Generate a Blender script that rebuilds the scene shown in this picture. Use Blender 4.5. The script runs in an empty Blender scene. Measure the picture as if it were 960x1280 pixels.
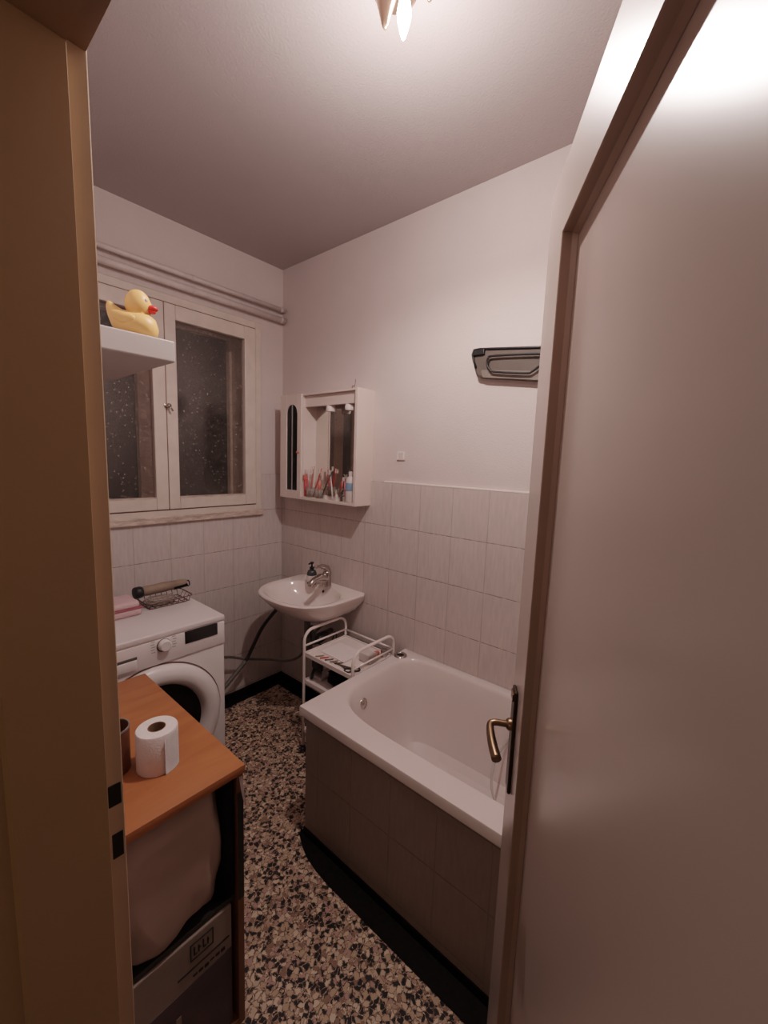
import bpy, bmesh, math, random
from math import sin, cos, pi, radians
from mathutils import Vector, Matrix, noise
random.seed(7)
C = bpy.context.scene.collection
CH = 1.52            # camera height above the floor

# ------------------------------------------------------------------ materials
def nt(name):
    m = bpy.data.materials.new(name); m.use_nodes = True
    t = m.node_tree; b = t.nodes['Principled BSDF']
    return m, t, b
def rgba(c): return (c[0], c[1], c[2], 1)
def mat(name, col, rough=.5, metal=0, var=.06, nscale=12, bump=0, bscale=60, spec=.5, emit=None, alpha=None, coat=0, stretch=None):
    m, t, b = nt(name)
    n = t.nodes; l = t.links
    tc = n.new('ShaderNodeTexCoord')
    src = tc.outputs['Object']
    if stretch:
        mp = n.new('ShaderNodeMapping'); mp.inputs['Scale'].default_value = stretch
        l.new(src, mp.inputs[0]); src = mp.outputs[0]
    nz = n.new('ShaderNodeTexNoise'); nz.inputs['Scale'].default_value = nscale; nz.inputs['Detail'].default_value = 4
    l.new(src, nz.inputs['Vector'])
    r = n.new('ShaderNodeValToRGB')
    r.color_ramp.elements[0].position = .3; r.color_ramp.elements[1].position = .7
    r.color_ramp.elements[0].color = rgba([max(0, c*(1-var)) for c in col])
    r.color_ramp.elements[1].color = rgba([min(1, c*(1+var)) for c in col])
    l.new(nz.outputs['Fac'], r.inputs[0]); l.new(r.outputs[0], b.inputs['Base Color'])
    b.inputs['Roughness'].default_value = rough; b.inputs['Metallic'].default_value = metal
    b.inputs['Specular IOR Level'].default_value = spec
    b.inputs['Coat Weight'].default_value = coat; b.inputs['Coat Roughness'].default_value = .12
    if bump:
        n2 = n.new('ShaderNodeTexNoise'); n2.inputs['Scale'].default_value = bscale; n2.inputs['Detail'].default_value = 3
        l.new(tc.outputs['Object'], n2.inputs['Vector'])
        bp = n.new('ShaderNodeBump'); bp.inputs['Strength'].default_value = bump; bp.inputs['Distance'].default_value = .004
        l.new(n2.outputs['Fac'], bp.inputs['Height']); l.new(bp.outputs[0], b.inputs['Normal'])
    if emit:
        b.inputs['Emission Color'].default_value = rgba(emit[0]); b.inputs['Emission Strength'].default_value = emit[1]
    return m

def tile_mat(name, axis, origin, col):
    m, t, b = nt(name); n = t.nodes; l = t.links
    tc = n.new('ShaderNodeTexCoord'); sp = n.new('ShaderNodeSeparateXYZ'); l.new(tc.outputs['Object'], sp.inputs[0])
    def dist(sock, org, per):
        a = n.new('ShaderNodeMath'); a.operation = 'SUBTRACT'; l.new(sock, a.inputs[0]); a.inputs[1].default_value = org
        p = n.new('ShaderNodeMath'); p.operation = 'PINGPONG'; l.new(a.outputs[0], p.inputs[0]); p.inputs[1].default_value = per/2
        q = n.new('ShaderNodeMapRange'); l.new(p.outputs[0], q.inputs[0])
        q.inputs[1].default_value = .0006; q.inputs[2].default_value = .0022; q.inputs[3].default_value = 1; q.inputs[4].default_value = 0
        return q.outputs[0]
    h = dist(sp.outputs['Z'], 1.405, .2235); v = dist(sp.outputs[axis], origin, .178)
    nz = n.new('ShaderNodeTexNoise'); nz.inputs['Scale'].default_value = 45; l.new(tc.outputs['Object'], nz.inputs[0])
    mr = n.new('ShaderNodeMapRange'); l.new(nz.outputs['Fac'], mr.inputs[0]); mr.inputs[1].default_value = .4; mr.inputs[2].default_value = .6
    mr.inputs[3].default_value = .35; mr.inputs[4].default_value = 1
    hm = n.new('ShaderNodeMath'); hm.operation = 'MULTIPLY'; l.new(h, hm.inputs[0]); l.new(mr.outputs[0], hm.inputs[1])
    vm = n.new('ShaderNodeMath'); vm.operation = 'MULTIPLY'; l.new(v, vm.inputs[0]); vm.inputs[1].default_value = .32
    mx = n.new('ShaderNodeMath'); mx.operation = 'MAXIMUM'; l.new(hm.outputs[0], mx.inputs[0]); l.new(vm.outputs[0], mx.inputs[1])
    # tile body: vertical faint streaks
    mp = n.new('ShaderNodeMapping'); mp.inputs['Scale'].default_value = (60, 60, 9); l.new(tc.outputs['Object'], mp.inputs[0])
    n2 = n.new('ShaderNodeTexNoise'); n2.inputs['Scale'].default_value = 1.5; n2.inputs['Detail'].default_value = 5; l.new(mp.outputs[0], n2.inputs[0])
    rp = n.new('ShaderNodeValToRGB'); rp.color_ramp.elements[0].position = .3; rp.color_ramp.elements[1].position = .75
    rp.color_ramp.elements[0].color = rgba([c*.90 for c in col]); rp.color_ramp.elements[1].color = rgba([c*1.05 for c in col])
    l.new(n2.outputs['Fac'], rp.inputs[0])
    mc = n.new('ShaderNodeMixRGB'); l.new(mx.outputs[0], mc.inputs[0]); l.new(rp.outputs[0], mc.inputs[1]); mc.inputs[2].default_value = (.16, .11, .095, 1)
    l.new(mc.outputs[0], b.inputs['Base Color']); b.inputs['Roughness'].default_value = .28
    inv = n.new('ShaderNodeMath'); inv.operation = 'SUBTRACT'; inv.inputs[0].default_value = 1
    gm = n.new('ShaderNodeMath'); gm.operation = 'MAXIMUM'; l.new(h, gm.inputs[0]); l.new(v, gm.inputs[1]); l.new(gm.outputs[0], inv.inputs[1])
    bp = n.new('ShaderNodeBump'); bp.inputs['Strength'].default_value = .5; bp.inputs['Distance'].default_value = .002
    l.new(inv.outputs[0], bp.inputs['Height']); l.new(bp.outputs[0], b.inputs['Normal'])
    return m

def terrazzo():
    m, t, b = nt('terrazzo'); n = t.nodes; l = t.links
    tc = n.new('ShaderNodeTexCoord')
    nz = n.new('ShaderNodeTexNoise'); nz.inputs['Scale'].default_value = 42; l.new(tc.outputs['Object'], nz.inputs[0])
    ad = n.new('ShaderNodeMixRGB'); ad.blend_type = 'ADD'; ad.inputs[0].default_value = .020
    l.new(tc.outputs['Object'], ad.inputs[1]); l.new(nz.outputs['Color'], ad.inputs[2])
    def vor(scale, feat):
        v = n.new('ShaderNodeTexVoronoi'); v.inputs['Scale'].default_value = scale; v.feature = feat
        l.new(ad.outputs[0], v.inputs['Vector']); return v
    def chips(scale, edge):
        v = vor(scale, 'F1'); e = vor(scale, 'DISTANCE_TO_EDGE')
        s = n.new('ShaderNodeSeparateXYZ'); l.new(v.outputs['Color'], s.inputs[0])
        r = n.new('ShaderNodeValToRGB'); cr = r.color_ramp; cr.interpolation = 'CONSTANT'
        cols = [(0, (.010, .007, .006)), (.30, (.54, .38, .26)), (.48, (.64, .48, .35)), (.62, (.30, .18, .12)), (.70, (.74, .58, .43)), (.84, (.50, .31, .26)), (.95, (.03, .02, .017))]
        cr.elements[0].position = 0; cr.elements[0].color = rgba(cols[0][1])
        cr.elements[1].position = cols[1][0]; cr.elements[1].color = rgba(cols[1][1])
        for p, c in cols[2:]:
            q = cr.elements.new(p); q.color = rgba(c)
        l.new(s.outputs['X'], r.inputs[0])
        g = n.new('ShaderNodeMath'); g.operation = 'LESS_THAN'; l.new(e.outputs['Distance'], g.inputs[0]); g.inputs[1].default_value = edge
        return r.outputs[0], g.outputs[0]
    c1, g1 = chips(72, .09); c2, g2 = chips(170, .12)
    base = n.new('ShaderNodeMixRGB'); l.new(g2, base.inputs[0]); l.new(c2, base.inputs[1]); base.inputs[2].default_value = (.26, .165, .12, 1)
    mx = n.new('ShaderNodeMixRGB'); l.new(g1, mx.inputs[0]); l.new(c1, mx.inputs[1]); l.new(base.outputs[0], mx.inputs[2])
    l.new(mx.outputs[0], b.inputs['Base Color']); b.inputs['Roughness'].default_value = .38
    return m

def wood_mat(name, c1, c2, rough=.35, scale=(2, 26, 26)):
    m, t, b = nt(name); n = t.nodes; l = t.links
    tc = n.new('ShaderNodeTexCoord'); mp = n.new('ShaderNodeMapping'); mp.inputs['Scale'].default_value = scale
    l.new(tc.outputs['Object'], mp.inputs[0])
    nz = n.new('ShaderNodeTexNoise'); nz.inputs['Scale'].default_value = 1.4; nz.inputs['Detail'].default_value = 6; nz.inputs['Distortion'].default_value = 1.2
    l.new(mp.outputs[0], nz.inputs[0])
    r = n.new('ShaderNodeValToRGB'); r.color_ramp.elements[0].position = .3; r.color_ramp.elements[1].position = .7
    r.color_ramp.elements[0].color = rgba(c1); r.color_ramp.elements[1].color = rgba(c2)
    l.new(nz.outputs['Fac'], r.inputs[0]); l.new(r.outputs[0], b.inputs['Base Color']); b.inputs['Roughness'].default_value = rough
    return m

def window_glass():
    m, t, b = nt('wet_window_glass'); n = t.nodes; l = t.links
    n.remove(b); out = [x for x in n if x.type == 'OUTPUT_MATERIAL'][0]
    tr = n.new('ShaderNodeBsdfTransparent'); tr.inputs[0].default_value = (.90, .87, .85, 1)
    gl = n.new('ShaderNodeBsdfGlossy'); gl.inputs['Roughness'].default_value = .12; gl.inputs[0].default_value = (.8, .8, .8, 1)
    df = n.new('ShaderNodeBsdfDiffuse'); df.inputs[0].default_value = (.75, .68, .62, 1)
    m1 = n.new('ShaderNodeMixShader'); m1.inputs[0].default_value = .05
    l.new(tr.outputs[0], m1.inputs[1]); l.new(gl.outputs[0], m1.inputs[2])
    tc = n.new('ShaderNodeTexCoord'); v = n.new('ShaderNodeTexVoronoi'); v.inputs['Scale'].default_value = 58
    l.new(tc.outputs['Object'], v.inputs['Vector'])
    lt = n.new('ShaderNodeMapRange'); l.new(v.outputs['Distance'], lt.inputs[0]); lt.inputs[1].default_value = .20; lt.inputs[2].default_value = .38; lt.inputs[3].default_value = 1; lt.inputs[4].default_value = 0
    s = n.new('ShaderNodeSeparateXYZ'); l.new(v.outputs['Color'], s.inputs[0])
    g = n.new('ShaderNodeMapRange'); l.new(s.outputs['Y'], g.inputs[0]); g.inputs[1].default_value = .5; g.inputs[2].default_value = 1; g.inputs[3].default_value = 0; g.inputs[4].default_value = .9
    mu = n.new('ShaderNodeMath'); mu.operation = 'MULTIPLY'; l.new(lt.outputs[0], mu.inputs[0]); l.new(g.outputs[0], mu.inputs[1])
    # a thin even film of mist
    nz = n.new('ShaderNodeTexNoise'); nz.inputs['Scale'].default_value = 5; l.new(tc.outputs['Object'], nz.inputs[0])
    f = n.new('ShaderNodeMapRange'); l.new(nz.outputs['Fac'], f.inputs[0]); f.inputs[3].default_value = .0; f.inputs[4].default_value = .035
    mm = n.new('ShaderNodeMath'); mm.operation = 'MAXIMUM'; l.new(mu.outputs[0], mm.inputs[0]); l.new(f.outputs[0], mm.inputs[1])
    m2 = n.new('ShaderNodeMixShader'); l.new(mm.outputs[0], m2.inputs[0]); l.new(m1.outputs[0], m2.inputs[1]); l.new(df.outputs[0], m2.inputs[2])
    l.new(m2.outputs[0], out.inputs[0])
    return m
def clear_plastic(name, tint, opacity=.25):
    m, t, b = nt(name); n = t.nodes; l = t.links
    n.remove(b); out = [x for x in n if x.type == 'OUTPUT_MATERIAL'][0]
    tr = n.new('ShaderNodeBsdfTransparent'); tr.inputs[0].default_value = (.9, .88, .86, 1)
    p = n.new('ShaderNodeBsdfPrincipled'); p.inputs['Roughness'].default_value = .12
    nz = n.new('ShaderNodeTexNoise'); nz.inputs['Scale'].default_value = 30
    r = n.new('ShaderNodeValToRGB'); r.color_ramp.elements[0].color = rgba([c*.8 for c in tint]); r.color_ramp.elements[1].color = rgba(tint)
    l.new(nz.outputs['Fac'], r.inputs[0]); l.new(r.outputs[0], p.inputs['Base Color'])
    mx = n.new('ShaderNodeMixShader'); mx.inputs[0].default_value = opacity
    l.new(tr.outputs[0], mx.inputs[1]); l.new(p.outputs[0], mx.inputs[2]); l.new(mx.outputs[0], out.inputs[0])
    return m

M = {}
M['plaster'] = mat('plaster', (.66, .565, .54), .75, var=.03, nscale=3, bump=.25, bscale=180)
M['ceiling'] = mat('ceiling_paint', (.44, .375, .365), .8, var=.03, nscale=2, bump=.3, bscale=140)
M['hall'] = mat('hallway_plaster', (.50, .36, .22), .8, var=.05, nscale=3, bump=.2, bscale=120)
M['tile_back'] = tile_mat('tile_back', 'X', .915, (.64, .555, .53))
M['tile_right'] = tile_mat('tile_right', 'Y', .95, (.60, .515, .485))
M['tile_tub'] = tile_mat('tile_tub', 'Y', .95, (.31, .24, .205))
M['terrazzo'] = terrazzo()
M['black_stone_and_shade'] = mat('black_stone_and_shade', (.006, .004, .0035), .6, var=.5, nscale=80, spec=.12)  # border stone; the painted toe shadow under the tub uses it too
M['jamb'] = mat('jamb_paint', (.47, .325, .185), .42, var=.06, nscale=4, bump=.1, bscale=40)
M['jamb_light'] = mat('jamb_pale_paint', (.62, .47, .32), .4, var=.06, nscale=6)  # paler brown than the rest of the jamb
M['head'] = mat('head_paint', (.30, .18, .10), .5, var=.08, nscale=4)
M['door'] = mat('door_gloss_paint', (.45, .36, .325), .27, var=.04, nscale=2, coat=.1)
M['door_step_shade'] = mat('door_step_shaded', (.33, .225, .175), .45, var=.08, nscale=4)  # door colour turned brown to paint in the shade on the step
M['win_paint'] = mat('window_paint', (.66, .56, .50), .4, var=.06, nscale=14, bump=.2, bscale=50)
M['win_worn'] = mat('worn_window_paint', (.55, .43, .37), .5, var=.32, nscale=22, stretch=(1, 1, 4))
M['reveal'] = mat('window_reveal', (.62, .53, .47), .8, var=.12, nscale=10)
M['night'] = mat('night_glass', (.022, .018, .017), .35, var=.4, nscale=5)
M['wglass'] = window_glass()
M['brass'] = mat('brass', (.25, .16, .10), .3, metal=1, var=.2, nscale=30)
M['dark_brass'] = mat('dark_brass', (.06, .038, .026), .35, metal=.8, var=.3, nscale=30)
M['black_hole'] = mat('black_recess', (.004, .004, .004), .6)
M['pipe'] = mat('painted_pipe', (.66, .57, .54), .4, var=.06, nscale=20)
M['enamel'] = mat('white_enamel', (.86, .76, .72), .18, var=.02, nscale=3, coat=.3)
M['tub'] = mat('bathtub_acrylic', (.72, .63, .60), .2, var=.02, nscale=3, coat=.25)
M['ceramic'] = mat('ceramic', (.84, .74, .70), .12, var=.02, nscale=3, coat=.4)
M['appliance'] = mat('appliance_white', (.76, .70, .685), .3, var=.02, nscale=3)
M['appliance_lid'] = mat('appliance_lid', (.68, .615, .605), .35, var=.03, nscale=6)
M['appliance_grey'] = mat('appliance_print', (.30, .27, .26), .5)
M['black_gloss'] = mat('black_gloss', (.006, .005, .005), .22, var=.2)
M['black_plastic'] = mat('black_plastic', (.010, .009, .009), .45, var=.3, nscale=20, bump=.3)
M['black_cloth'] = mat('black_cloth', (.008, .007, .008), .9, var=.4, nscale=40, bump=.5, spec=.1)
M['chrome'] = mat('chrome', (.52, .47, .44), .16, metal=1, var=.1, nscale=20)
M['dark_chrome'] = mat('dull_chrome', (.22, .19, .17), .3, metal=1, var=.3, nscale=20)
M['mirror'] = mat('mirror_silver', (.80, .77, .74), .02, metal=1, var=.01)
M['cabinet_white'] = mat('cabinet_lacquer', (.72, .60, .55), .35, var=.03, nscale=5)
M['wood_top'] = wood_mat('orange_wood', (.36, .125, .042), (.46, .175, .065), .42, (3, 14, 14))
M['wood_side'] = wood_mat('brown_wood', (.15, .055, .025), (.22, .085, .038), .5, (14, 14, 3))
M['paper'] = mat('tissue_paper', (.82, .73, .71), .95, var=.03, nscale=60, bump=.4, bscale=220)
M['core'] = mat('cardboard_core', (.26, .15, .09), .9, var=.1)
M['card'] = mat('carton_grey', (.30, .235, .19), .8, var=.12, nscale=8)
M['card_print'] = mat('carton_print', (.085, .055, .058), .8, var=.35, nscale=9)
M['ink'] = mat('ink', (.012, .009, .009), .8)
M['bag'] = mat('bag_beige', (.44, .32, .26), .75, var=.12, nscale=5, bump=.2, bscale=18)
M['bag_dark'] = mat('bag_brown', (.10, .07, .055), .8, var=.15, nscale=6)
M['duck'] = mat('duck_yellow', (.82, .50, .20), .45, var=.05, nscale=6)
M['beak'] = mat('duck_red', (.80, .05, .035), .4)
M['shelf'] = mat('shelf_white', (.50, .455, .44), .5, var=.03, nscale=5)
M['pink'] = mat('pink_cloth', (.60, .41, .42), .8, var=.08, nscale=12, bump=.3)
M['pink_dark'] = mat('dark_pink', (.35, .10, .13), .6)
M['beige_roll'] = mat('beige_roll', (.26, .19, .14), .6, var=.2, nscale=16, bump=.3)
M['wire'] = mat('brown_wire', (.16, .09, .075), .4, metal=.5, var=.3)
M['rack_grey'] = mat('rack_grey', (.11, .085, .07), .6, var=.15, nscale=10)
M['rack_light'] = mat('rack_light_grey', (.20, .16, .135), .6, var=.1, nscale=10)
M['hose_black'] = mat('black_hose', (.012, .010, .009), .5, bump=.2)
M['hose_grey'] = mat('grey_hose', (.14, .115, .10), .5, var=.2, nscale=40)
M['hose_white'] = mat('white_hose', (.45, .41, .38), .4)
M['white_plastic'] = mat('white_plastic', (.66, .57, .54), .4, var=.04)
M['red_plastic'] = mat('red_plastic', (.55, .06, .06), .4)
M['coral_plastic'] = mat('coral_plastic', (.62, .17, .13), .4)
M['pink_plastic'] = mat('pink_plastic', (.66, .17, .23), .4)
M['blue_plastic'] = mat('blue_label', (.20, .30, .42), .4)
M['tan'] = mat('tan_handle', (.33, .23, .15), .5)
M['soap'] = mat('dark_soap_bottle', (.05, .055, .06), .2, var=.3)
M['can'] = mat('brown_can', (.17, .062, .032), .4, var=.15, nscale=15)
M['can_rim'] = mat('tin_rim', (.45, .42, .40), .3, metal=.8)
M['clear'] = clear_plastic('clear_plastic', (.6, .55, .5), .3)
M['clear_bag'] = clear_plastic('clear_film', (.55, .47, .42), .35)
M['shade'] = mat('brushed_shade', (.50, .34, .26), .3, metal=.9, var=.1)
M['bulb'] = mat('glowing_bulb', (1, .95, .9), .4, emit=((1, .95, .90), 25))
M['highlight_rib_white'] = mat('tile_highlight_rib_white', (.78, .68, .64), .3, var=.04)  # painted highlight on the tile tops, and the white socket ribs
M['rubber'] = mat('grey_rubber', (.10, .09, .085), .6)

# ------------------------------------------------------------------ mesh helpers
def link(name, me, m, parent=None, smooth=False, auto=None):
    o = bpy.data.objects.new(name, me); C.objects.link(o)
    for x in (m if isinstance(m, (list, tuple)) else [m]):
        me.materials.append(M[x] if isinstance(x, str) else x)
    if smooth:
        for p in me.polygons: p.use_smooth = True
    if parent is not None:
        o.parent = parent
        o.matrix_parent_inverse = Matrix.Identity(4)
    return o
def done(name, bm, m, parent=None, smooth=False, sharp=None):
    bmesh.ops.recalc_face_normals(bm, faces=bm.faces)
    if sharp is not None:
        for e in bm.edges:
            if len(e.link_faces) == 2 and e.calc_face_angle() > radians(sharp): e.smooth = False
        smooth = True
    me = bpy.data.meshes.new(name); bm.to_mesh(me); bm.free()
    if parent is not None:      # children are built in world space; parents only carry a location/rotation
        W = Matrix.Identity(4); q = parent
        while q is not None: W = q.matrix_basis @ W; q = q.parent
        me.transform(W.inverted())
    return link(name, me, m, parent, smooth)
def box(bm, a, b, bev=0, seg=2, mi=0, T=None):
    c = [(a[i]+b[i])/2 for i in range(3)]; s = [abs(b[i]-a[i]) for i in range(3)]
    r = bmesh.ops.create_cube(bm, size=1, matrix=Matrix.Translation(c) @ Matrix.Diagonal((*s, 1)))
    vs = r['verts']
    fs = set(f for v in vs for f in v.link_faces)
    if bev:
        es = set(e for v in vs for e in v.link_edges)
        rr = bmesh.ops.bevel(bm, geom=list(es), offset=bev, segments=seg, affect='EDGES', profile=.5, clamp_overlap=True)
        fs = set(f for f in bm.faces if f in fs or f in set(rr['faces']))
        vs = list(set(v for f in fs for v in f.verts))
    for f in fs: f.material_index = mi
    if T is not None: bmesh.ops.transform(bm, matrix=T, verts=vs)
    return vs
def frames(pts):
    out = []; n = len(pts)
    up = Vector((0, 0, 1))
    for i in range(n):
        d = (pts[min(i+1, n-1)] - pts[max(i-1, 0)]).normalized()
        if i == 0:
            a = up if abs(d.z) < .9 else Vector((1, 0, 0))
            x = d.cross(a).normalized()
        else:
            x = (x - d*x.dot(d)).normalized()
        out.append((d, x, d.cross(x)))
    return out
def tube(bm, pts, r, n=12, closed=False, caps=True):
    pts = [Vector(p) for p in pts]
    rs = r if isinstance(r, (list, tuple)) else [r]*len(pts)
    if closed:
        P = [pts[-1]] + pts + [pts[0]]
        fr = frames(P)[1:-1]
    else: fr = frames(pts)
    rings = []
    for p, (d, x, y), q in zip(pts, fr, rs):
        rings.append([bm.verts.new(p + (x*cos(2*pi*k/n) + y*sin(2*pi*k/n))*q) for k in range(n)])
    m = len(rings)
    for i in range(m if closed else m-1):
        A = rings[i]; B = rings[(i+1) % m]
        for k in range(n): bm.faces.new((A[k], A[(k+1) % n], B[(k+1) % n], B[k]))
    if caps and not closed:
        bm.faces.new(rings[0]); bm.faces.new(rings[-1])
def smoothpath(pts, k=6, closed=False):
    pts = [Vector(p) for p in pts]; out = []; n = len(pts)
    g = (lambda i: pts[i % n]) if closed else (lambda i: pts[max(0, min(n-1, i))])
    for i in range(n if closed else n-1):
        p0, p1, p2, p3 = g(i-1), g(i), g(i+1), g(i+2)
        for j in range(k):
            t = j/k
            out.append(.5*((2*p1) + (p2-p0)*t + (2*p0-5*p1+4*p2-p3)*t*t + (3*p1-p0-3*p2+p3)*t**3))
    if not closed: out.append(pts[-1])
    return out
def lathe(bm, prof, n=32, T=None, mi=0):
    """prof: list of (r, z) revolved about local z"""
    rings = []; vs = []
    for r, z in prof:
        if r < 1e-6: v = bm.verts.new((0, 0, z)); rings.append([v]); vs.append(v)
        else:
            q = [bm.verts.new((r*cos(2*pi*k/n), r*sin(2*pi*k/n), z)) for k in range(n)]
            rings.append(q); vs += q
    for A, B in zip(rings, rings[1:]):
        if len(A) == 1 and len(B) == 1: continue
        for k in range(n):
            a, b = A[k % len(A)], A[(k+1) % len(A)]; c, d = B[(k+1) % len(B)], B[k % len(B)]
            f = bm.faces.new([v for i, v in enumerate((a, b, c, d)) if v not in (a, b, c, d)[:i]]); f.material_index = mi
    if T is not None: bmesh.ops.transform(bm, matrix=T, verts=vs)
    return vs
def axis_T(loc, direction):
    return Matrix.Translation(loc) @ Vector(direction).to_track_quat('Z', 'Y').to_matrix().to_4x4()
def loft(bm, rings, close_first=False, close_last=False):
    R = [[bm.verts.new(p) for p in r] for r in rings]
    n = len(R[0])
    for A, B in zip(R, R[1:]):
        for k in range(n): bm.faces.new((A[k], A[(k+1) % n], B[(k+1) % n], B[k]))
    if close_first: bm.faces.new(R[0])
    if close_last: bm.faces.new(R[-1])
def prism(bm, poly, axis, a, b, bev=0):
    """extrude a 2D polygon along axis: 'x' -> poly is (y,z), 'y' -> (x,z), 'z' -> (x,y)"""
    def P(u, v, w): return {'x': (w, u, v), 'y': (u, w, v), 'z': (u, v, w)}[axis]
    A = [bm.verts.new(P(u, v, a)) for u, v in poly]; B = [bm.verts.new(P(u, v, b)) for u, v in poly]
    n = len(poly); fs = [bm.faces.new(A), bm.faces.new(B)]
    for k in range(n): fs.append(bm.faces.new((A[k], A[(k+1) % n], B[(k+1) % n], B[k])))
    return A+B
def lump(bm, c, s, amp=.12, freq=3, sub=3, seed=0, flat=None):
    r = bmesh.ops.create_icosphere(bm, subdivisions=sub, radius=1)
    for v in r['verts']:
        p = v.co.copy()
        k = 1 + amp*noise.noise(p*freq + Vector((seed, seed*2, 0))) + amp*.5*noise.noise(p*freq*2.3 + Vector((seed, 5, 0)))
        q = Vector((abs(p.x)**.75*(1 if p.x > 0 else -1), abs(p.y)**.75*(1 if p.y > 0 else -1), abs(p.z)**.75*(1 if p.z > 0 else -1)))*k
        v.co = Vector((c[0]+q.x*s[0], c[1]+q.y*s[1], c[2]+q.z*s[2]))
        if flat is not None and v.co.z < flat: v.co.z = flat
    return r['verts']
def new(): return bmesh.new()
def thing(name, label, cat, loc=(0, 0, 0), group=None):
    o = bpy.data.objects.new(name, None); C.objects.link(o); o.location = loc; o.empty_display_size = .05
    o.matrix_basis = Matrix.Translation(loc)
    o['label'] = label; o['category'] = cat
    if group: o['group'] = group
    return o
def tag(o, label, cat, group=None):
    o['label'] = label; o['category'] = cat
    if group: o['group'] = group
    return o
def struct(o, label, cat):
    o['kind'] = 'structure'; o['label'] = label; o['category'] = cat; return o
def sbox(name, a, b, m, label, cat, bev=0, parent=None):
    bm = new(); box(bm, a, b, bev); o = done(name, bm, m, parent)
    if parent is None: struct(o, label, cat)
    return o

XL, XR, YF, YB, HC = .178, 1.618, -.18, 2.225, 2.65      # room shell
WT = .14                                                  # thickness of the wall with the doorway
XH = XL - WT                                              # hallway face of that wall
# ------------------------------------------------------------------ shell
bm = new(); box(bm, (-1.5, -1.6, -.05), (XR+.15, YB+.15, 0)); struct(done('floor', bm, 'terrazzo'), 'speckled black and beige terrazzo floor', 'floor')
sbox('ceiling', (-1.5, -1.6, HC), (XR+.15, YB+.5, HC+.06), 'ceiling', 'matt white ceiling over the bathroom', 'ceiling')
# right wall (sink and bathtub)
wr = sbox('wall_right', (XR+.012, -1.6, 0), (XR+.15, YB+.15, HC), 'plaster', 'white plaster wall behind sink and bathtub, tiled below', 'wall')
bm = new(); box(bm, (XR, YF, 0), (XR+.012, YB, 1.405), .002, 1); done('tile_cladding', bm, 'tile_right', wr)
bm = new(); box(bm, (XR-.001, YF, 1.403), (XR+.012, 1.36, 1.413), .003, 2); done('tile_edge_highlight', bm, 'highlight_rib_white', wr)  # white strip paints the bright highlight along the tile tops
# back wall with window opening
WX0, WX1, WZ0, WZ1 = .36, 1.455, 1.19, 2.285
bm = new()
box(bm, (XL-.3, YB+.012, 0), (WX0, YB+.40, HC)); box(bm, (WX1, YB+.012, 0), (XR+.15, YB+.40, HC))
box(bm, (WX0, YB+.012, 0), (WX1, YB+.40, WZ0)); box(bm, (WX0, YB+.012, WZ1), (WX1, YB+.40, HC))
wb = struct(done('wall_back', bm, 'plaster'), 'white plaster wall holding the window, tiled below', 'wall')
bm = new(); box(bm, (XL, YB, 0), (WX0-.01, YB+.012, 1.405)); box(bm, (WX1+.01, YB, 0), (XR, YB+.012, 1.405)); box(bm, (WX0-.01, YB, 0), (WX1+.01, YB+.012, 1.16))
done('tile_cladding', bm, 'tile_back', wb)
# front wall and the wall with the doorway (left)
sbox('wall_front', (XL, YF-.1, 0), (XR+.012, YF, HC), 'plaster', 'white plaster wall at the foot of the bathtub, behind the door', 'wall')
DY0, DY1, DH = -.045, .62, 1.973
bm = new()
box(bm, (XH, DY1+.02, 0), (XL, YB+.012, HC)); box(bm, (XH, -1.6, 0), (XL, DY0-.04, HC)); box(bm, (XH, DY0-.04, DH+.02), (XL, DY1+.02, HC))
struct(done('wall_left', bm, 'plaster'), 'plaster wall with the doorway, behind the wooden cabinet', 'wall')
# hallway shell
sbox('wall_hallway', (-1.6, -1.6, 0), (-1.5, YB, HC), 'hall', 'warm beige hallway wall behind the viewer', 'wall')
bm = new(); box(bm, (-1.5, 1.3, 0), (XH, 1.4, HC)); struct(done('wall_hallway_end', bm, 'hall'), 'warm beige wall at the left end of the hallway', 'wall')
bm = new(); box(bm, (-1.5, -1.7, 0), (XR+.15, -1.6, HC)); struct(done('wall_hallway_side', bm, 'hall'), 'warm beige wall at the right end of the hallway', 'wall')

# door frame (lining, rebate, casing) -------------------------------------------------
def frame_left(bm):
    # reveal lining: main face at y=.605 up to x=.155 then the rebate at y=.62
    prism(bm, [(XH-.02, .632), (XH-.02, .612), (XH+.018, .612), (XH+.022, .605), (.1555, .605), (.1558, .6055), (.1558, .6208), (XL-.001, .6208), (XL-.001, .65), (XH-.02, .65)], 'z', 0, DH+.03)
fr = bpy.data.objects.new('trim_1', None); C.objects.link(fr); struct(fr, 'brown painted door frame around the bathroom doorway', 'door frame')
bm = new(); frame_left(bm); done('side_jamb', bm, 'jamb', fr)
bm = new(); box(bm, (.1560, .6198, 0), (XL+.0015, .632, DH+.02), .0015, 2); done('rebate_strip', bm, 'jamb_light', fr)
bm = new(); prism(bm, [(XH-.02, DY0-.03), (XH-.02, DY0-.008), (XH+.018, DY0-.008), (XH+.022, DY0), (.152, DY0), (.156, DY0-.003), (.156, DY0-.015), (XL, DY0-.015), (XL, DY0-.06), (XH-.02, DY0-.06)], 'z', 0, DH+.03)
done('side_jamb', bm, 'jamb', fr)
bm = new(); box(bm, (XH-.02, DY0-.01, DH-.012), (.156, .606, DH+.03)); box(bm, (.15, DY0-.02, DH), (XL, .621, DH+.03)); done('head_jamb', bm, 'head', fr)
bm = new(); box(bm, (XH-.025, DY1+.02, 0), (XH, DY1+.10, DH+.10), .004); box(bm, (XH-.025, DY0-.12, 0), (XH, DY0-.04, DH+.10), .004); box(bm, (XH-.025, DY0-.04, DH+.02), (XH, DY1+.02, DH+.10), .004)
done('casing', bm, 'jamb', fr)
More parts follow.
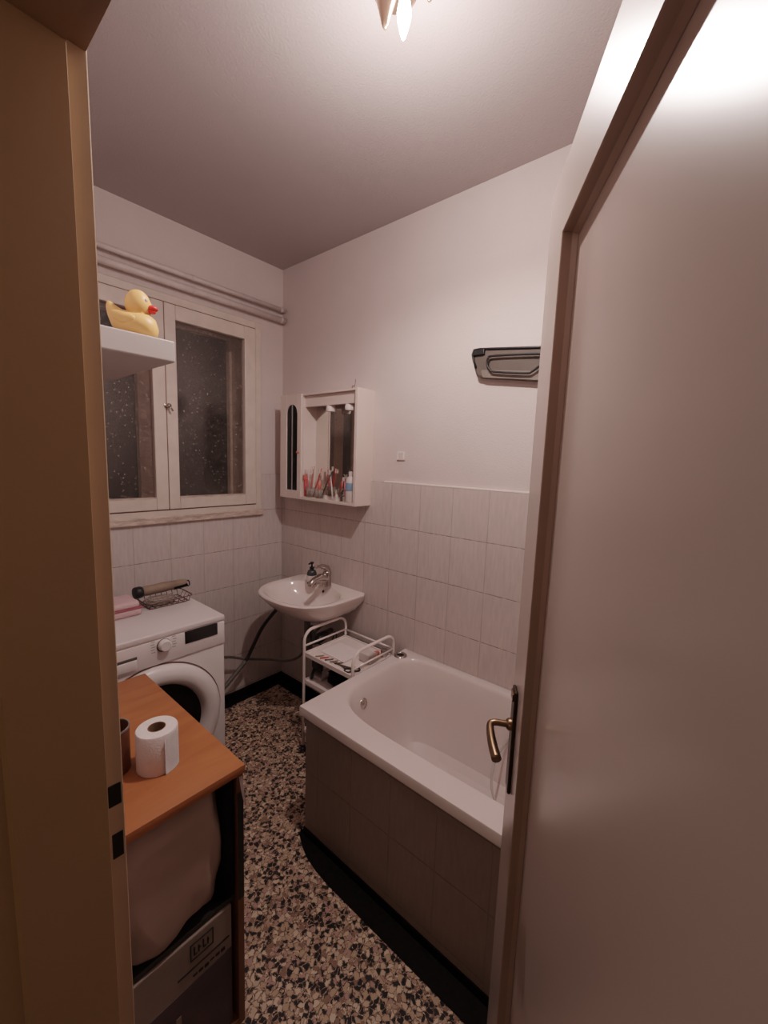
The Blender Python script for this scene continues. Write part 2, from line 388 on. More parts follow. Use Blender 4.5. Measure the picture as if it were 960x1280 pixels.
bm = new(); box(bm, (.160, .6190, 1.018), (.1765, .6215, 1.052), .001, 1); done('latch_slot', bm, 'black_hole', fr)
bm = new(); box(bm, (.162, .6190, .935), (.1765, .6215, .975), .001, 1); done('latch_slot', bm, 'black_hole', fr)

# door leaf --------------------------------------------------------------------------
HX, HY = .19, -.05
dd = Vector((.869, .496, 0)).normalized(); dn = Vector((-dd.y, dd.x, 0))   # along the leaf, and its face normal (towards the viewer's left)
LEAF = .711
DT = Matrix(((dd.x, dn.x, 0, HX), (dd.y, dn.y, 0, HY), (0, 0, 1, 0), (0, 0, 0, 1)))   # local x along leaf, y out of the visible face
door = bpy.data.objects.new('door_1', None); C.objects.link(door); struct(door, 'glossy off-white door standing open with one large recessed panel', 'door')
def dpart(name, bm, m, **k):
    bmesh.ops.transform(bm, matrix=DT, verts=bm.verts); return done(name, bm, m, door, **k)
ST, RL, SN = .118, .113, .02
DTOP = 1.998
bm = new()
box(bm, (0, -.035, .01), (SN, 0, DTOP)); box(bm, (LEAF-ST, -.035, .01), (LEAF, 0, DTOP))
box(bm, (SN, -.035, DTOP-RL), (LEAF-ST, 0, DTOP)); box(bm, (SN, -.035, .01), (LEAF-ST, 0, .16))
dpart('leaf', bm, 'door')
bm = new(); box(bm, (SN-.002, -.030, .15), (LEAF-ST+.002, -.022, DTOP-RL+.002)); dpart('panel', bm, 'door')
# step moulding round the panel: quarter bevel running from the stile face down to the panel
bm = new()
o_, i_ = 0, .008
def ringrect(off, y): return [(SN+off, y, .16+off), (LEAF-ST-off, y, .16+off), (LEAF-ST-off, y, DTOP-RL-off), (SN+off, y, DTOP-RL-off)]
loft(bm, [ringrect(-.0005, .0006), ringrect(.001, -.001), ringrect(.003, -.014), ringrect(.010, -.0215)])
dpart('panel_moulding', bm, 'door_step_shade')  # shade of the step is put into its brown colour
# handle plate, lever
hx = LEAF-.046
bm = new(); box(bm, (hx-.017, 0, .858), (hx+.017, .007, 1.078), .006, 3); hp = dpart('handle_plate', bm, 'dark_brass')
bm = new(); box(bm, (hx-.012, .0068, 1.055), (hx+.012, .0098, 1.072), .003, 2)
bmesh.ops.transform(bm, matrix=DT, verts=bm.verts); done('plate_cap', bm, 'brass', hp)
bm = new()
pth = smoothpath([(hx, .004, 1.0), (hx, .025, 1.0), (hx, .038, 1.0), (hx-.003, .047, .997), (hx-.022, .048, .991), (hx-.05, .045, .983), (hx-.076, .040, .976)], 6)
rs = [.0065 if i < 14 else .0065+.0030*min(1, (i-14)/18) for i in range(len(pth))]
tube(bm, pth, rs, 14)
lathe(bm, [(.012, 0), (.012, .006), (.009, .010)], 20, Matrix.Translation((hx, .006, 1.0)) @ Matrix.Rotation(-pi/2, 4, 'X'))
bmesh.ops.transform(bm, matrix=DT, verts=bm.verts); done('handle', bm, 'brass', hp, smooth=True)
for z in (.25, 1.75):
    bm = new(); tube(bm, [(0, .004, z), (0, .004, z+.08)], .008, 12); dpart('hinge', bm, 'dark_brass', smooth=True)

# baseboards and the black border of the floor -------------------------------------------
sbox('baseboard_back', (.84, YB-.012, 0), (XR, YB, .055), 'black_stone_and_shade', 'black stone baseboard under the window wall', 'baseboard', .002)
sbox('baseboard_right', (XR-.012, 1.205, 0), (XR, YB-.012, .055), 'black_stone_and_shade', 'black stone baseboard below the sink', 'baseboard', .002)
bm = new()
pts = [(.973, -.1), (.893, -.1), (.893, .95), (.898, 1.02), (.908, 1.08), (.925, 1.13), (.95, 1.18), (.973, 1.20)]
prism(bm, pts, 'z', 0, .0035)
struct(done('trim_2', bm, 'black_stone_and_shade'), 'black stone strip in the floor along the bathtub', 'floor border')
bm = new(); box(bm, (.84, YB-.05, 0), (XR-.012, YB-.012, .003)); box(bm, (XR-.06, 1.22, 0), (XR-.012, YB-.05, .003))
struct(done('trim_3', bm, 'black_stone_and_shade'), 'black stone strip in the floor along the sink corner', 'floor border')

# window ---------------------------------------------------------------------------------
win = bpy.data.objects.new('window_1', None); C.objects.link(win); struct(win, 'old white painted double window with dark misted panes', 'window')
def ring(bm, x0, x1, z0, z1, w, y0, y1, bev=.003):
    box(bm, (x0, y0, z0), (x0+w, y1, z1), bev, 1); box(bm, (x1-w, y0, z0), (x1, y1, z1), bev, 1)
    box(bm, (x0+w, y0, z0), (x1-w, y1, z0+w), bev, 1); box(bm, (x0+w, y0, z1-w), (x1-w, y1, z1), bev, 1)
bm = new(); ring(bm, WX0, WX1+.004, 1.185, 2.29, .040, YB-.012, YB+.05); done('window_frame', bm, 'win_paint', win)
bm = new(); box(bm, (WX0-.01, YB-.022, 1.155), (WX1+.012, YB+.03, 1.19), .004, 2); done('window_sill', bm, 'win_worn', win)
MX = .908
sashes = []
for (x0, x1) in ((.402, MX-.0015), (MX+.0015, 1.4165)):
    bm = new()
    z0, z1 = 1.226, 2.247; wl = .068
    y0, y1 = YB-.020, YB+.022
    lw = .066 if x0 > .8 else .062; rw = .070 if x0 > .8 else .060
    if x0 > .8: lw = .054
    box(bm, (x0, y0, z0), (x0+lw, y1, z1), .004, 2); box(bm, (x1-rw, y0, z0), (x1, y1, z1), .004, 2)
    box(bm, (x0+lw, y0, z0), (x1-rw, y1, z0+.064), .004, 2); box(bm, (x0+lw, y0, z1-.072), (x1-rw, y1, z1), .004, 2)
    s = done('sash', bm, 'win_paint', win)
    bm = new(); box(bm, (x0+lw-.003, YB+.004, z0+.061), (x1-rw+.003, YB+.008, z1-.069)); done('pane', bm, 'wglass', s)
    # small iron hinges and weathered bead
    bm = new(); box(bm, (x0+lw-.004, y0-.001, z0+.057), (x1-rw+.004, y0+.006, z0+.064), .001, 1); done('glazing_bead', bm, 'win_worn', s)
# dirty seams around the sashes
bm = new()
box(bm, (MX-.0022, YB-.0165, 1.226), (MX+.0022, YB, 2.247)); box(bm, (.40, YB-.0135, 2.2465), (1.418, YB-.01, 2.2505)); box(bm, (1.4155, YB-.0135, 1.225), (1.4185, YB-.01, 2.25)); box(bm, (.40, YB-.0135, 1.221), (1.418, YB-.01, 1.2265))
done('seam', bm, 'pink_dark' if False else 'wire', win)
bm = new()
lathe(bm, [(.0, .034), (.010, .030), (.012, .022), (.007, .012), (.012, 0)], 16, axis_T((MX+.002, YB-.018, 1.75), (0, -1, 0)))
box(bm, (MX-.014, YB-.026, 1.742), (MX+.022, YB-.020, 1.758), .002, 2)
tube(bm, [(MX+.002, YB-.046, 1.75), (MX+.018, YB-.05, 1.725)], [.006, .004], 10)
done('window_latch', bm, 'chrome', win, smooth=True)
# outer leaf of the double window, set back in the reveal
bm = new()
ring(bm, WX0+.02, WX1-.02, WZ0+.02, WZ1-.02, .055, YB+.21, YB+.25); box(bm, (MX-.05, YB+.21, WZ0+.05), (MX+.05, YB+.25, WZ1-.05))
done('outer_frame', bm, 'reveal', win)
bm = new(); box(bm, (WX0, YB+.252, WZ0), (WX1, YB+.258, WZ1)); done('outer_pane', bm, 'night', win)
bm = new()
box(bm, (WX0+.001, YB+.05, WZ0), (WX0+.03, YB+.25, WZ1)); box(bm, (WX1-.06, YB+.05, WZ0), (WX1-.001, YB+.25, WZ1)); box(bm, (WX0, YB+.05, WZ0), (WX1, YB+.25, WZ0+.03)); box(bm, (WX0, YB+.05, WZ1-.03), (WX1, YB+.25, WZ1))
done('reveal_lining', bm, 'reveal', win)

# heating pipes across the top of the window wall -------------------------------------------
for z, r, lb in ((2.402, .013, 'upper of two painted pipes running above the window'), (2.342, .017, 'lower of two painted pipes running above the window')):
    p = thing('wall_pipe', lb, 'pipe', (XL, YB-.012, z))
    bm = new(); tube(bm, [(XL, YB-.021, z), (XR+.004, YB-.021, z)], r, 16); done('pipe_run', bm, 'pipe', p, smooth=True)
    for x in (.5, 1.05, 1.585):
        bm = new(); tube(bm, [(x, YB-.021, z), (x+.012, YB-.021, z)], r+.0022, 16); box(bm, (x+.002, YB-.021, z-.004), (x+.010, YB+.012, z+.004)); done('pipe_clip', bm, 'pipe', p, sharp=40)

# duck shelf ---------------------------------------------------------------------------------
sh = thing('wall_shelf', 'white wall shelf high up left of the window, carrying the yellow duck', 'shelf', (XL, 1.2, 1.72))
bm = new(); box(bm, (XL, .985, 1.720), (.428, 1.50, 1.766), .003, 2); done('shelf_board', bm, 'shelf', sh)
bm = new(); box(bm, (XL, 1.05, 1.700), (XL+.02, 1.45, 1.720)); done('wall_bracket', bm, 'shelf', sh)
# duck: body, head, tail, beak
dk = thing('rubber_duck', 'yellow rubber duck with a red beak on the wall shelf', 'rubber duck', (.375, 1.03, 1.766))
def duck():
    rd = Vector((.80, -.60, 0)).normalized()      # facing along the shelf front, towards the viewer's right
    rx = Vector((-rd.y, rd.x, 0))
    B = Vector((.366, 1.046, 1.766)); Td = Matrix(((rd.x, rx.x, 0, B.x), (rd.y, rx.y, 0, B.y), (0, 0, 1, B.z), (0, 0, 0, 1))) @ Matrix.Scale(.84, 4)
    bm = new()
    # lofted body: rings along local x
    st = [(-.062, .074, .004), (-.058, .070, .012), (-.050, .058, .020), (-.040, .046, .030), (-.022, .038, .038), (0, .035, .042), (.022, .034, .041), (.040, .032, .034), (.052, .029, .022), (.058, .027, .008)]
    rings = []
    hz = [.008, .020, .030, .034, .032, .032, .032, .031, .024, .008]
    for (x, zc, ry), h in zip(st, hz):
        rings.append([(x, ry*cos(2*pi*k/24), max(.0, zc + h*sin(2*pi*k/24))) for k in range(24)])
    loft(bm, rings, True, True)
    bmesh.ops.transform(bm, matrix=Td, verts=bm.verts); done('body', bm, 'duck', dk, smooth=True)
    bm = new(); bmesh.ops.create_uvsphere(bm, u_segments=28, v_segments=18, radius=1)
    for v in bm.verts:
        v.co = Vector((v.co.x*.031, v.co.y*.029, v.co.z*.032 + .086)) + Vector((.012, 0, 0))
        v.co.z += .006*max(0, (v.co.z-.086)/.03)
    lathe(bm, [(.026, .052), (.022, .062), (.024, .072)], 20, Matrix.Translation((.012, 0, 0)))
    bmesh.ops.transform(bm, matrix=Td, verts=bm.verts); hd = done('head', bm, 'duck', dk, smooth=True)
    bm = new(); bmesh.ops.create_uvsphere(bm, u_segments=16, v_segments=10, radius=1)
    for v in bm.verts: v.co = Vector((v.co.x*.014 + .046, v.co.y*.013, v.co.z*.0055*(1.6 if v.co.z > 0 else 1) + .080))
    r = bmesh.ops.create_uvsphere(bm, u_segments=16, v_segments=10, radius=1)
    for v in r['verts']: v.co = Vector((v.co.x*.011 + .044, v.co.y*.011, v.co.z*.005 + .073))
    bmesh.ops.transform(bm, matrix=Td, verts=bm.verts); done('beak', bm, 'beak', hd, smooth=True)
    for s in (-1, 1):
        bm = new(); bmesh.ops.create_uvsphere(bm, u_segments=12, v_segments=8, radius=.0045)
        bmesh.ops.transform(bm, matrix=Td @ Matrix.Translation((.036, .015*s, .096)), verts=bm.verts); done('eye', bm, 'ceramic', hd, smooth=True)
        bm = new(); bmesh.ops.create_uvsphere(bm, u_segments=16, v_segments=10, radius=1)
        for v in bm.verts: v.co = Vector((v.co.x*.03-.012, v.co.y*.008+.037*s, v.co.z*.014+.042 + .1*max(0, -v.co.x)*.1))
        bmesh.ops.transform(bm, matrix=Td, verts=bm.verts); done('wing', bm, 'duck', dk, smooth=True)
duck()

# washing machine --------------------------------------------------------------------------
WYF, WYB, WXa, WXb, WH = 1.525, 1.905, .228, .828, .87
wm = thing('washing_machine', 'white front-loading washing machine behind the orange wooden cabinet', 'washing machine', (.528, 1.7, 0))
bm = new(); box(bm, (WXa, WYF, .015), (WXb, WYB, WH-.022), .008, 3); done('housing', bm, 'appliance', wm, sharp=40)
bm = new(); box(bm, (WXa-.001, WYF-.004, WH-.024), (WXb+.001, WYB+.002, WH), .006, 3); done('lid', bm, 'appliance_lid', wm, sharp=40)
bm = new(); box(bm, (WXa+.002, WYF-.006, .752), (WXb-.002, WYF+.01, WH-.026), .003, 2); done('control_panel', bm, 'appliance', wm, sharp=40)
bm = new(); box(bm, (.666, WYF-.0085, .798), (.795, WYF-.004, .846), .001, 1); done('display', bm, 'black_gloss', wm)
bm = new(); lathe(bm, [(0, .022), (.017, .022), (.020, .019), (.0215, .004), (.0215, 0)], 36, axis_T((.590, WYF-.006, .822), (0, -1, 0))); dl = done('dial', bm, 'appliance', wm, sharp=45)
bm = new(); lathe(bm, [(.0215, .0015), (.0245, .0015), (.0245, 0)], 36, axis_T((.589, WYF-.006, .8205), (0, -1, 0))); done('dial_ring', bm, 'rubber', dl)
for s in (-1, 1):
    bm = new()
    for k in range(5):
        x = .590 + s*(.036+.0025*(k % 2)); z = .842 - k*.010
        box(bm, (x-.007, WYF-.0066, z), (x+.006, WYF-.0058, z+.0022))
    done('program_marks', bm, 'appliance_grey', wm)
dr = None
bm = new(); box(bm, (.262, WYF-.011, .762), (.498, WYF-.004, .797), .003, 2); dr = done('detergent_drawer', bm, 'appliance', wm, sharp=40)
bm = new(); box(bm, (.262, WYF-.0075, .797), (.500, WYF-.003, .8075), .001, 1); done('grip_recess', bm, 'rubber', dr)
# porthole door
PC = (.553, WYF, .500); PR = .246
bm = new()
lathe(bm, [(PR+.006, 0), (PR+.006, .002), (PR+.002, .003)], 72, axis_T(PC, (0, -1, 0))); dg = done('door_gap', bm, 'wire', wm)
bm = new()
prof = [(PR, 0), (PR, .012), (PR-.010, .024), (PR-.028, .033), (PR-.05, .034), (PR-.066, .026), (PR-.074, .012), (PR-.078, .002)]
lathe(bm, prof, 80, axis_T(PC, (0, -1, 0))); pd = done('porthole_door', bm, 'appliance', wm, smooth=True)
bm = new(); lathe(bm, [(PR-.077, .006), (PR-.10, .004), (PR-.15, -.006+.010), (.04, .003), (0, .003)], 60, axis_T(PC, (0, -1, 0))); done('door_glass', bm, 'black_gloss', pd, smooth=True)
bm = new(); box(bm, (WXa+.01, WYF-.003, .03), (WXb-.01, WYF+.002, .12), .002, 1); done('kick_panel', bm, 'appliance', wm)
for x in (WXa+.06, WXb-.06):
    for y in (WYF+.05, WYB-.05):
        bm = new(); lathe(bm, [(0, 0), (.018, 0), (.018, .016), (0, .016)], 16, Matrix.Translation((x, y, 0))); done('foot', bm, 'rubber', wm)

# things on the washing machine
rl = thing('rolled_umbrella', 'rolled beige umbrella with black ends on the washing machine', 'umbrella', (.70, 1.86, .87))
a, b = Vector((.640, 1.872, .924)), Vector((.842, 1.895, .921))
d = (b-a).normalized()
bm = new(); pts = [a+d*t for t in (0, .03, .06, .10, .15, .19, .2033)]
tube(bm, pts, [.019, .022, .021, .022, .019, .016, .014], 20); rb = done('fabric_roll', bm, 'beige_roll', rl, smooth=True)
bm = new(); tube(bm, [a-d*.026, a-d*.024, a-d*.004, a+d*.004], [.018, .024, .025, .0235], 20); done('handle', bm, 'black_plastic', rl, smooth=True)
bm = new(); tube(bm, [a+d*.14+Vector((0, -.012, -.011)), b+Vector((0, -.010, -.010))], .0085, 12); done('strap', bm, 'black_cloth', rl, smooth=True)
bm = new(); tube(bm, smoothpath([b, b+d*.012+Vector((0, 0, .006)), b+d*.014+Vector((0, -.008, -.012)), b+d*.002+Vector((0, -.016, -.016))], 5), .0028, 8); done('wrist_loop', bm, 'black_plastic', rl, smooth=True)
# wire basket under it
wk = thing('wire_basket', 'low brown wire basket under the rolled umbrella on the washing machine', 'basket', (.70, 1.83, .87))
bm = new()
def rr(x0, x1, y0, y1, z, r=.02):
    out = []
    for cx, cy, a0 in ((x1-r, y1-r, 0), (x0+r, y1-r, pi/2), (x0+r, y0+r, pi), (x1-r, y0+r, 3*pi/2)):
        for k in range(6): out.append((cx+r*cos(a0+k*pi/10), cy+r*sin(a0+k*pi/10), z))
    return out
tube(bm, rr(.625, .815, 1.765, 1.900, .898), .0022, 8, closed=True)
tube(bm, rr(.640, .800, 1.775, 1.890, .8725), .0022, 8, closed=True)
done('rim_wire', bm, 'wire', wk, smooth=True)
bm = new()
for k in range(8):
    x = .640+.023*k; tube(bm, [(x, 1.766, .898), (x, 1.776, .872), (x, 1.889, .872), (x, 1.899, .898)], .0014, 6)
for k in range(3):
    y = 1.80+.03*k; tube(bm, [(.626, y, .898), (.641, y, .872), (.799, y, .872), (.814, y, .898)], .0014, 6)
done('wire_grid', bm, 'wire', wk, smooth=True)
bm = new(); lump(bm, (.70, 1.82, .889), (.055, .035, .014), .5, 3.2, 4, 3, .8745); tag(done('plastic_bag', bm, 'clear_bag', None, smooth=True), 'crumpled clear plastic bag in the wire basket', 'plastic bag')
# pink folded cloths
pk = thing('pink_towel', 'folded pink towel at the left end of the washing machine top', 'towel', (.50, 1.82, .87))
bm = new(); box(bm, (.395, 1.745, .870), (.602, 1.875, .902), .012, 4); done('lower_fold', bm, 'pink', pk, smooth=True)
bm = new(); box(bm, (.400, 1.748, .9025), (.594, 1.872, .928), .010, 4); done('upper_fold', bm, 'pink', pk, smooth=True)
bm = new(); box(bm, (.398, 1.744, .899), (.604, 1.80, .9045), .001, 1); done('hem', bm, 'pink_dark', pk)

# washing machine hoses
hs = smoothpath([(1.455, 1.95, .675), (1.430, 2.03, .585), (1.385, 2.10, .47), (1.33, 2.12, .355), (1.29, 2.12, .295), (1.22, 2.11, .245), (1.12, 2.09, .19), (.98, 2.06, .16), (.82, 2.0, .20)], 7)
dh = thing('drain_hose', 'black drain hose running from under the sink to the washing machine', 'hose', (1.3, 2.1, 0))
bm = new(); tube(bm, hs[:30], .011, 12); done('hose_run', bm, 'hose_black', dh, smooth=True)
bm = new(); tube(bm, hs[29:], [.0125+.0015*(i % 2) for i in range(len(hs[29:]))], 12); done('ribbed_end', bm, 'hose_grey', dh, smooth=True)
bm = new(); tube(bm, smoothpath([(.80, 1.98, .44), (.95, 2.06, .40), (1.14, 2.12, .362), (1.30, 2.13, .29), (1.42, 2.08, .262), (1.46, 1.95, .285), (1.47, 1.83, .36), (1.50, 1.76, .50), (1.585, 1.74, .55)], 7), .0075, 10)
tag(done('supply_hose', bm, 'hose_grey', None, smooth=True), 'thin grey supply hose looping low across the corner under the sink', 'hose')
bm = new(); tube(bm, smoothpath([(.84, 2.02, .013), (.95, 2.08, .013), (1.03, 2.12, .08), (1.06, 2.16, .26), (1.06, 2.19, .36)], 6), [.012]*24+[.012], 10)
tag(done('inlet_hose', bm, 'hose_grey', None, smooth=True), 'short grey hose curling beside the washing machine by the floor', 'hose')

# wooden cabinet ---------------------------------------------------------------------------
kx0, kx1, ky0, ky1, kh = .195, .500, .835, 1.456, .770
cb = thing('wooden_cabinet', 'orange wooden storage cabinet with open end, holding cartons, toilet roll on top', 'cabinet', (.35, 1.14, 0))
bm = new(); box(bm, (kx0-.006, ky0-.002, kh-.022), (kx1+.001, ky1, kh), .0015, 2); done('top_board', bm, 'wood_top', cb, sharp=40)
bm = new(); box(bm, (kx1-.018, ky0+.004, .02), (kx1-.001, ky1-.004, kh-.022), .001, 1); done('side_panel', bm, 'wood_side', cb)
bm = new(); box(bm, (kx0, ky0+.004, .02), (kx0+.016, ky1-.004, kh-.022), .001, 1); done('side_panel', bm, 'wood_side', cb)
bm = new(); box(bm, (kx0+.016, ky1-.012, .02), (kx1-.018, ky1-.004, kh-.022)); done('back_panel', bm, 'wood_side', cb)
bm = new(); box(bm, (kx0+.016, ky0+.02, .395), (kx1-.018, ky1-.012, .409)); done('shelf_board', bm, 'black_plastic', cb)
bm = new(); box(bm, (kx0+.016, ky0+.006, .02), (kx1-.018, ky1-.012, .04)); done('bottom_board', bm, 'wood_side', cb)
bm = new(); box(bm, (kx0+.01, ky0+.02, 0), (kx1-.01, ky1-.02, .02)); done('plinth', bm, 'black_plastic', cb)
# carton on the bottom board
ct = thing('printed_carton', 'grey cardboard carton with dark print on the bottom of the wooden cabinet', 'carton', (.34, .99, .04))
bm = new(); box(bm, (.222, .850, .040), (.470, 1.15, .392), .003, 2); done('carton_body', bm, 'card', ct)
bm = new(); box(bm, (.224, .8485, .045), (.468, .8505, .27)); done('printed_front', bm, 'card_print', ct)
bm = new()
box(bm, (.335, .8482, .307), (.462, .8500, .310))
for (x0, z0, x1, z1) in ((.365, .372, .421, .374), (.365, .330, .421, .332), (.419, .332, .421, .372), (.365, .332, .367, .372)):
    box(bm, (x0, .8482, z0), (x1, .8500, z1))
for k, (w, h) in enumerate(((.008, .022), (.006, .018), (.008, .022), (.004, .018))):
    x = .373 + k*.011; box(bm, (x, .8482, .341), (x+.0025, .8500, .341+h)); box(bm, (x, .8482, .341+h*.5*(k % 2)), (x+w, .8500, .344+h*.5*(k % 2)))
for k in range(6):
    x = .37+.014*k; box(bm, (x, .8482, .285-.002*(k % 3)), (x+.010, .8500, .289))
done('black_print', bm, 'ink', ct)
bm = new()
for k in range(5):
    x = .240+.022*k; box(bm, (x, .8476, .115+.008*(k % 2)), (x+.012, .8488, .185+.014*((k*2) % 3)), .001, 1)
done('picture_print', bm, 'card', ct)
# bag of laundry in the upper compartment
bm = new()
lump(bm, (.330, .960, .575), (.155, .120, .215), .16, 1.5, 5, 2)
for v in bm.verts:
    v.co.z = max(.4095, min(.745, v.co.z)); v.co.x = max(.213, min(.452, v.co.x)); v.co.y = max(.848, v.co.y)
tag(done('paper_bag', bm, 'bag', None, smooth=True), 'bulging beige bag filling the upper compartment of the wooden cabinet', 'bag')
bm = new()
box(bm, (.4535, .846, .411), (.4805, 1.02, .742), .010, 3)  # black slab filling the space right of the bag
tag(done('black_slab', bm, 'black_cloth', None, smooth=True), 'upright black slab between beige bag and cabinet side', 'folder')
bm = new()
pts = smoothpath([(.4905, .8385, .742), (.4925, .835, .715), (.4955, .832, .690), (.500, .829, .664)], 5)
for p, q in zip(pts, pts[1:]):
    pass
A = [bm.verts.new((p.x-.004, p.y-.0015, p.z)) for p in pts]; B = [bm.verts.new((p.x+.004*(1-i/len(pts)), p.y-.0035, p.z)) for i, p in enumerate(pts)]
for i in range(len(pts)-1): bm.faces.new((A[i], B[i], B[i+1], A[i+1]))
bmesh.ops.solidify(bm, geom=bm.faces[:], thickness=.001)
done('edge_sticker', bm, 'paper', cb)
bm = new(); box(bm, (.4825, .8372, .40), (.4985, .8388, .700), .0006, 1); done('black_edging', bm, 'black_plastic', cb)

# toilet roll
tr = thing('toilet_roll', 'white toilet paper roll standing on the wooden cabinet with its end hanging', 'toilet roll', (.360, .985, kh))
rc = Vector((.360, .985, kh)); R0, R1, rhh = .0455, .0195, .098
bm = new(); lathe(bm, [(R1, 0), (R0-.002, 0), (R0, .003), (R0, rhh-.003), (R0-.002, rhh), (R1, rhh), (R1, 0)], 56, Matrix.Translation(rc)); done('paper_body', bm, 'paper', tr, sharp=50)
bm = new(); lathe(bm, [(R1-.0015, .002), (R1, .002), (R1, rhh+.0005), (R1-.0015, rhh+.0005), (R1-.0015, .002)], 40, Matrix.Translation(rc)); done('cardboard_core', bm, 'core', tr, sharp=50)
bm = new()   # loose sheet leaving the roll tangentially towards the viewer
prev = None
for i in range(14):
    t = i/13
    ang = radians(-35 - 40*min(1, t*1.6))
    if t < .62: p = Vector((cos(ang), sin(ang), 0))*(R0+.0012)
    else:
        p0 = Vector((cos(radians(-75)), sin(radians(-75)), 0))*(R0+.0012); tg = Vector((-.90, -.30, 0)).normalized()
        p = p0 + tg*((t-.62)*.040)
    lo = bm.verts.new(rc+p+Vector((0, 0, .001 + (.0 if t < .6 else 0)))); hi = bm.verts.new(rc+p+Vector((0, 0, rhh-.002-.01*max(0, t-.6))))
    if prev: bm.faces.new((prev[0], lo, hi, prev[1]))
    prev = (lo, hi)
bmesh.ops.solidify(bm, geom=bm.faces[:], thickness=.0008)
done('loose_sheet', bm, 'paper', tr, smooth=True)
# brown can
cn = thing('brown_can', 'reddish brown can with tin rim on the wooden cabinet, half behind the door frame', 'can', (.30, 1.09, kh))
cc = Vector((.283, 1.040, kh))
bm = new(); lathe(bm, [(0, 0), (.034, 0), (.035, .002), (.035, .106), (.033, .106), (.033, .01), (0, .01)], 40, Matrix.Translation(cc)); done('can_body', bm, 'can', cn, sharp=50)
bm = new(); lathe(bm, [(.0335, .105), (.0365, .105), (.0365, .109), (.0335, .109), (.0335, .105)], 40, Matrix.Translation(cc)); done('tin_rim', bm, 'can_rim', cn, sharp=50)

# bathtub --------------------------------------------------------------------------------
tb = thing('bathtub', 'white built-in bathtub along the tiled wall, tiled front panel', 'bathtub', (1.28, .5, 0))
TX0, TX1, TY0, TY1, TZ = .940, XR-.002, -.17, 1.178, .570
def rect_ring(x0, x1, y0, y1, z, N, cx, cy, p=None, r=.01):
    """point where a ray from (cx,cy) meets the rectangle (p=None) or a superellipse of power p"""
    out = []
    for k in range(N):
        a = ANG[k]; dx, dy = cos(a), sin(a)
        hx_ = (x1-cx) if dx > 0 else (cx-x0); hy_ = (y1-cy) if dy > 0 else (cy-y0)
        q = p or 400
        if p and dx > 0 and dy > 0: q = p*1.9
        rr_ = (abs(dx/hx_)**q + abs(dy/hy_)**q)**(-1/q)
        out.append((cx+dx*rr_, cy+dy*rr_, z))
    return out
N = 144; cx, cy = 1.305, .70
ANG = [2*pi*k/120 for k in range(120)]
for (ex, ey) in ((TX0, TY0), (TX0, TY1), (TX1, TY0), (TX1, TY1)):      # extra directions at the four rim corners
    c_ = math.atan2(ey-cy, ex-cx) % (2*pi); ANG += [c_+e for e in (-.012, -.006, -.002, .002, .006, .012)]
ANG = sorted(a % (2*pi) for a in ANG)
rings = [rect_ring(TX0+.004, TX1, TY0, TY1-.003, TZ-.040, N, cx, cy), rect_ring(TX0, TX1, TY0, TY1, TZ-.036, N, cx, cy), rect_ring(TX0, TX1, TY0, TY1, TZ-.006, N, cx, cy),
         rect_ring(TX0+.002, TX1, TY0, TY1-.002, TZ-.001, N, cx, cy), rect_ring(TX0+.008, TX1-.002, TY0+.008, TY1-.008, TZ, N, cx, cy),
         rect_ring(1.030, 1.580, -.06, 1.128, TZ, N, cx, cy, 3.6), rect_ring(1.034, 1.576, -.055, 1.124, TZ-.003, N, cx, cy, 3.6),
         rect_ring(1.042, 1.570, -.045, 1.114, TZ-.016, N, cx, cy, 3.6), rect_ring(1.056, 1.560, -.02, 1.098, TZ-.10, N, cx, cy, 3.5),
         rect_ring(1.072, 1.545, .02, 1.078, TZ-.22, N, cx, cy, 3.4), rect_ring(1.088, 1.530, .06, 1.055, TZ-.31, N, cx, cy, 3.2),
         rect_ring(1.105, 1.515, .10, 1.030, TZ-.36, N, cx, cy, 3), rect_ring(1.135, 1.485, .15, .995, TZ-.385, N, cx, cy, 2.8),
         rect_ring(1.20, 1.42, .28, .90, TZ-.395, N, cx, cy, 2.6), rect_ring(1.28, 1.34, .5, .8, TZ-.397, N, cx, cy, 2.2)]
bm = new(); loft(bm, rings, False, True); done('tub_shell', bm, 'tub', tb, sharp=30)
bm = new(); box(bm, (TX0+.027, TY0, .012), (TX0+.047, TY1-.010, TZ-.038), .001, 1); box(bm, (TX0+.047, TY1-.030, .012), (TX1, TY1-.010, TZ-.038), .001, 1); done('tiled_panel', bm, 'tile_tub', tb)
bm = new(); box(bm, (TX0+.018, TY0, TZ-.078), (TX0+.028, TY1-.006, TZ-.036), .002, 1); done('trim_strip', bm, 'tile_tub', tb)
bm = new(); box(bm, (TX0+.023, TY0, .0035), (TX0+.030, TY1-.006, .036)); done('toe_shadow', bm, 'black_stone_and_shade', tb)  # black strip paints the shadow at the foot of the tub panel
# overflow and rim fitting
bm = new(); T = axis_T((1.222, 1.100, .480), (.05, -1, .10))
lathe(bm, [(0, .010), (.011, .010), (.014, .006), (.020, .006), (.024, .003), (.025, 0)], 32, T); done('overflow', bm, 'chrome', tb, smooth=True)
bm = new(); lathe(bm, [(.018, .001), (.019, .007), (.026, .007), (.032, .003), (.033, 0)], 36, Matrix.Translation((1.537, 1.148, TZ))); rf = done('rim_fitting', bm, 'chrome', tb, smooth=True)
bm = new(); lathe(bm, [(0, .0022), (.0185, .0022)], 24, Matrix.Translation((1.537, 1.148, TZ))); done('fitting_hole', bm, 'black_hole', rf)
bm = new(); lathe(bm, [(0, .004), (.02, .004), (.024, 0)], 24, Matrix.Translation((1.31, .82, TZ-.397))); done('drain', bm, 'chrome', tb, smooth=True)
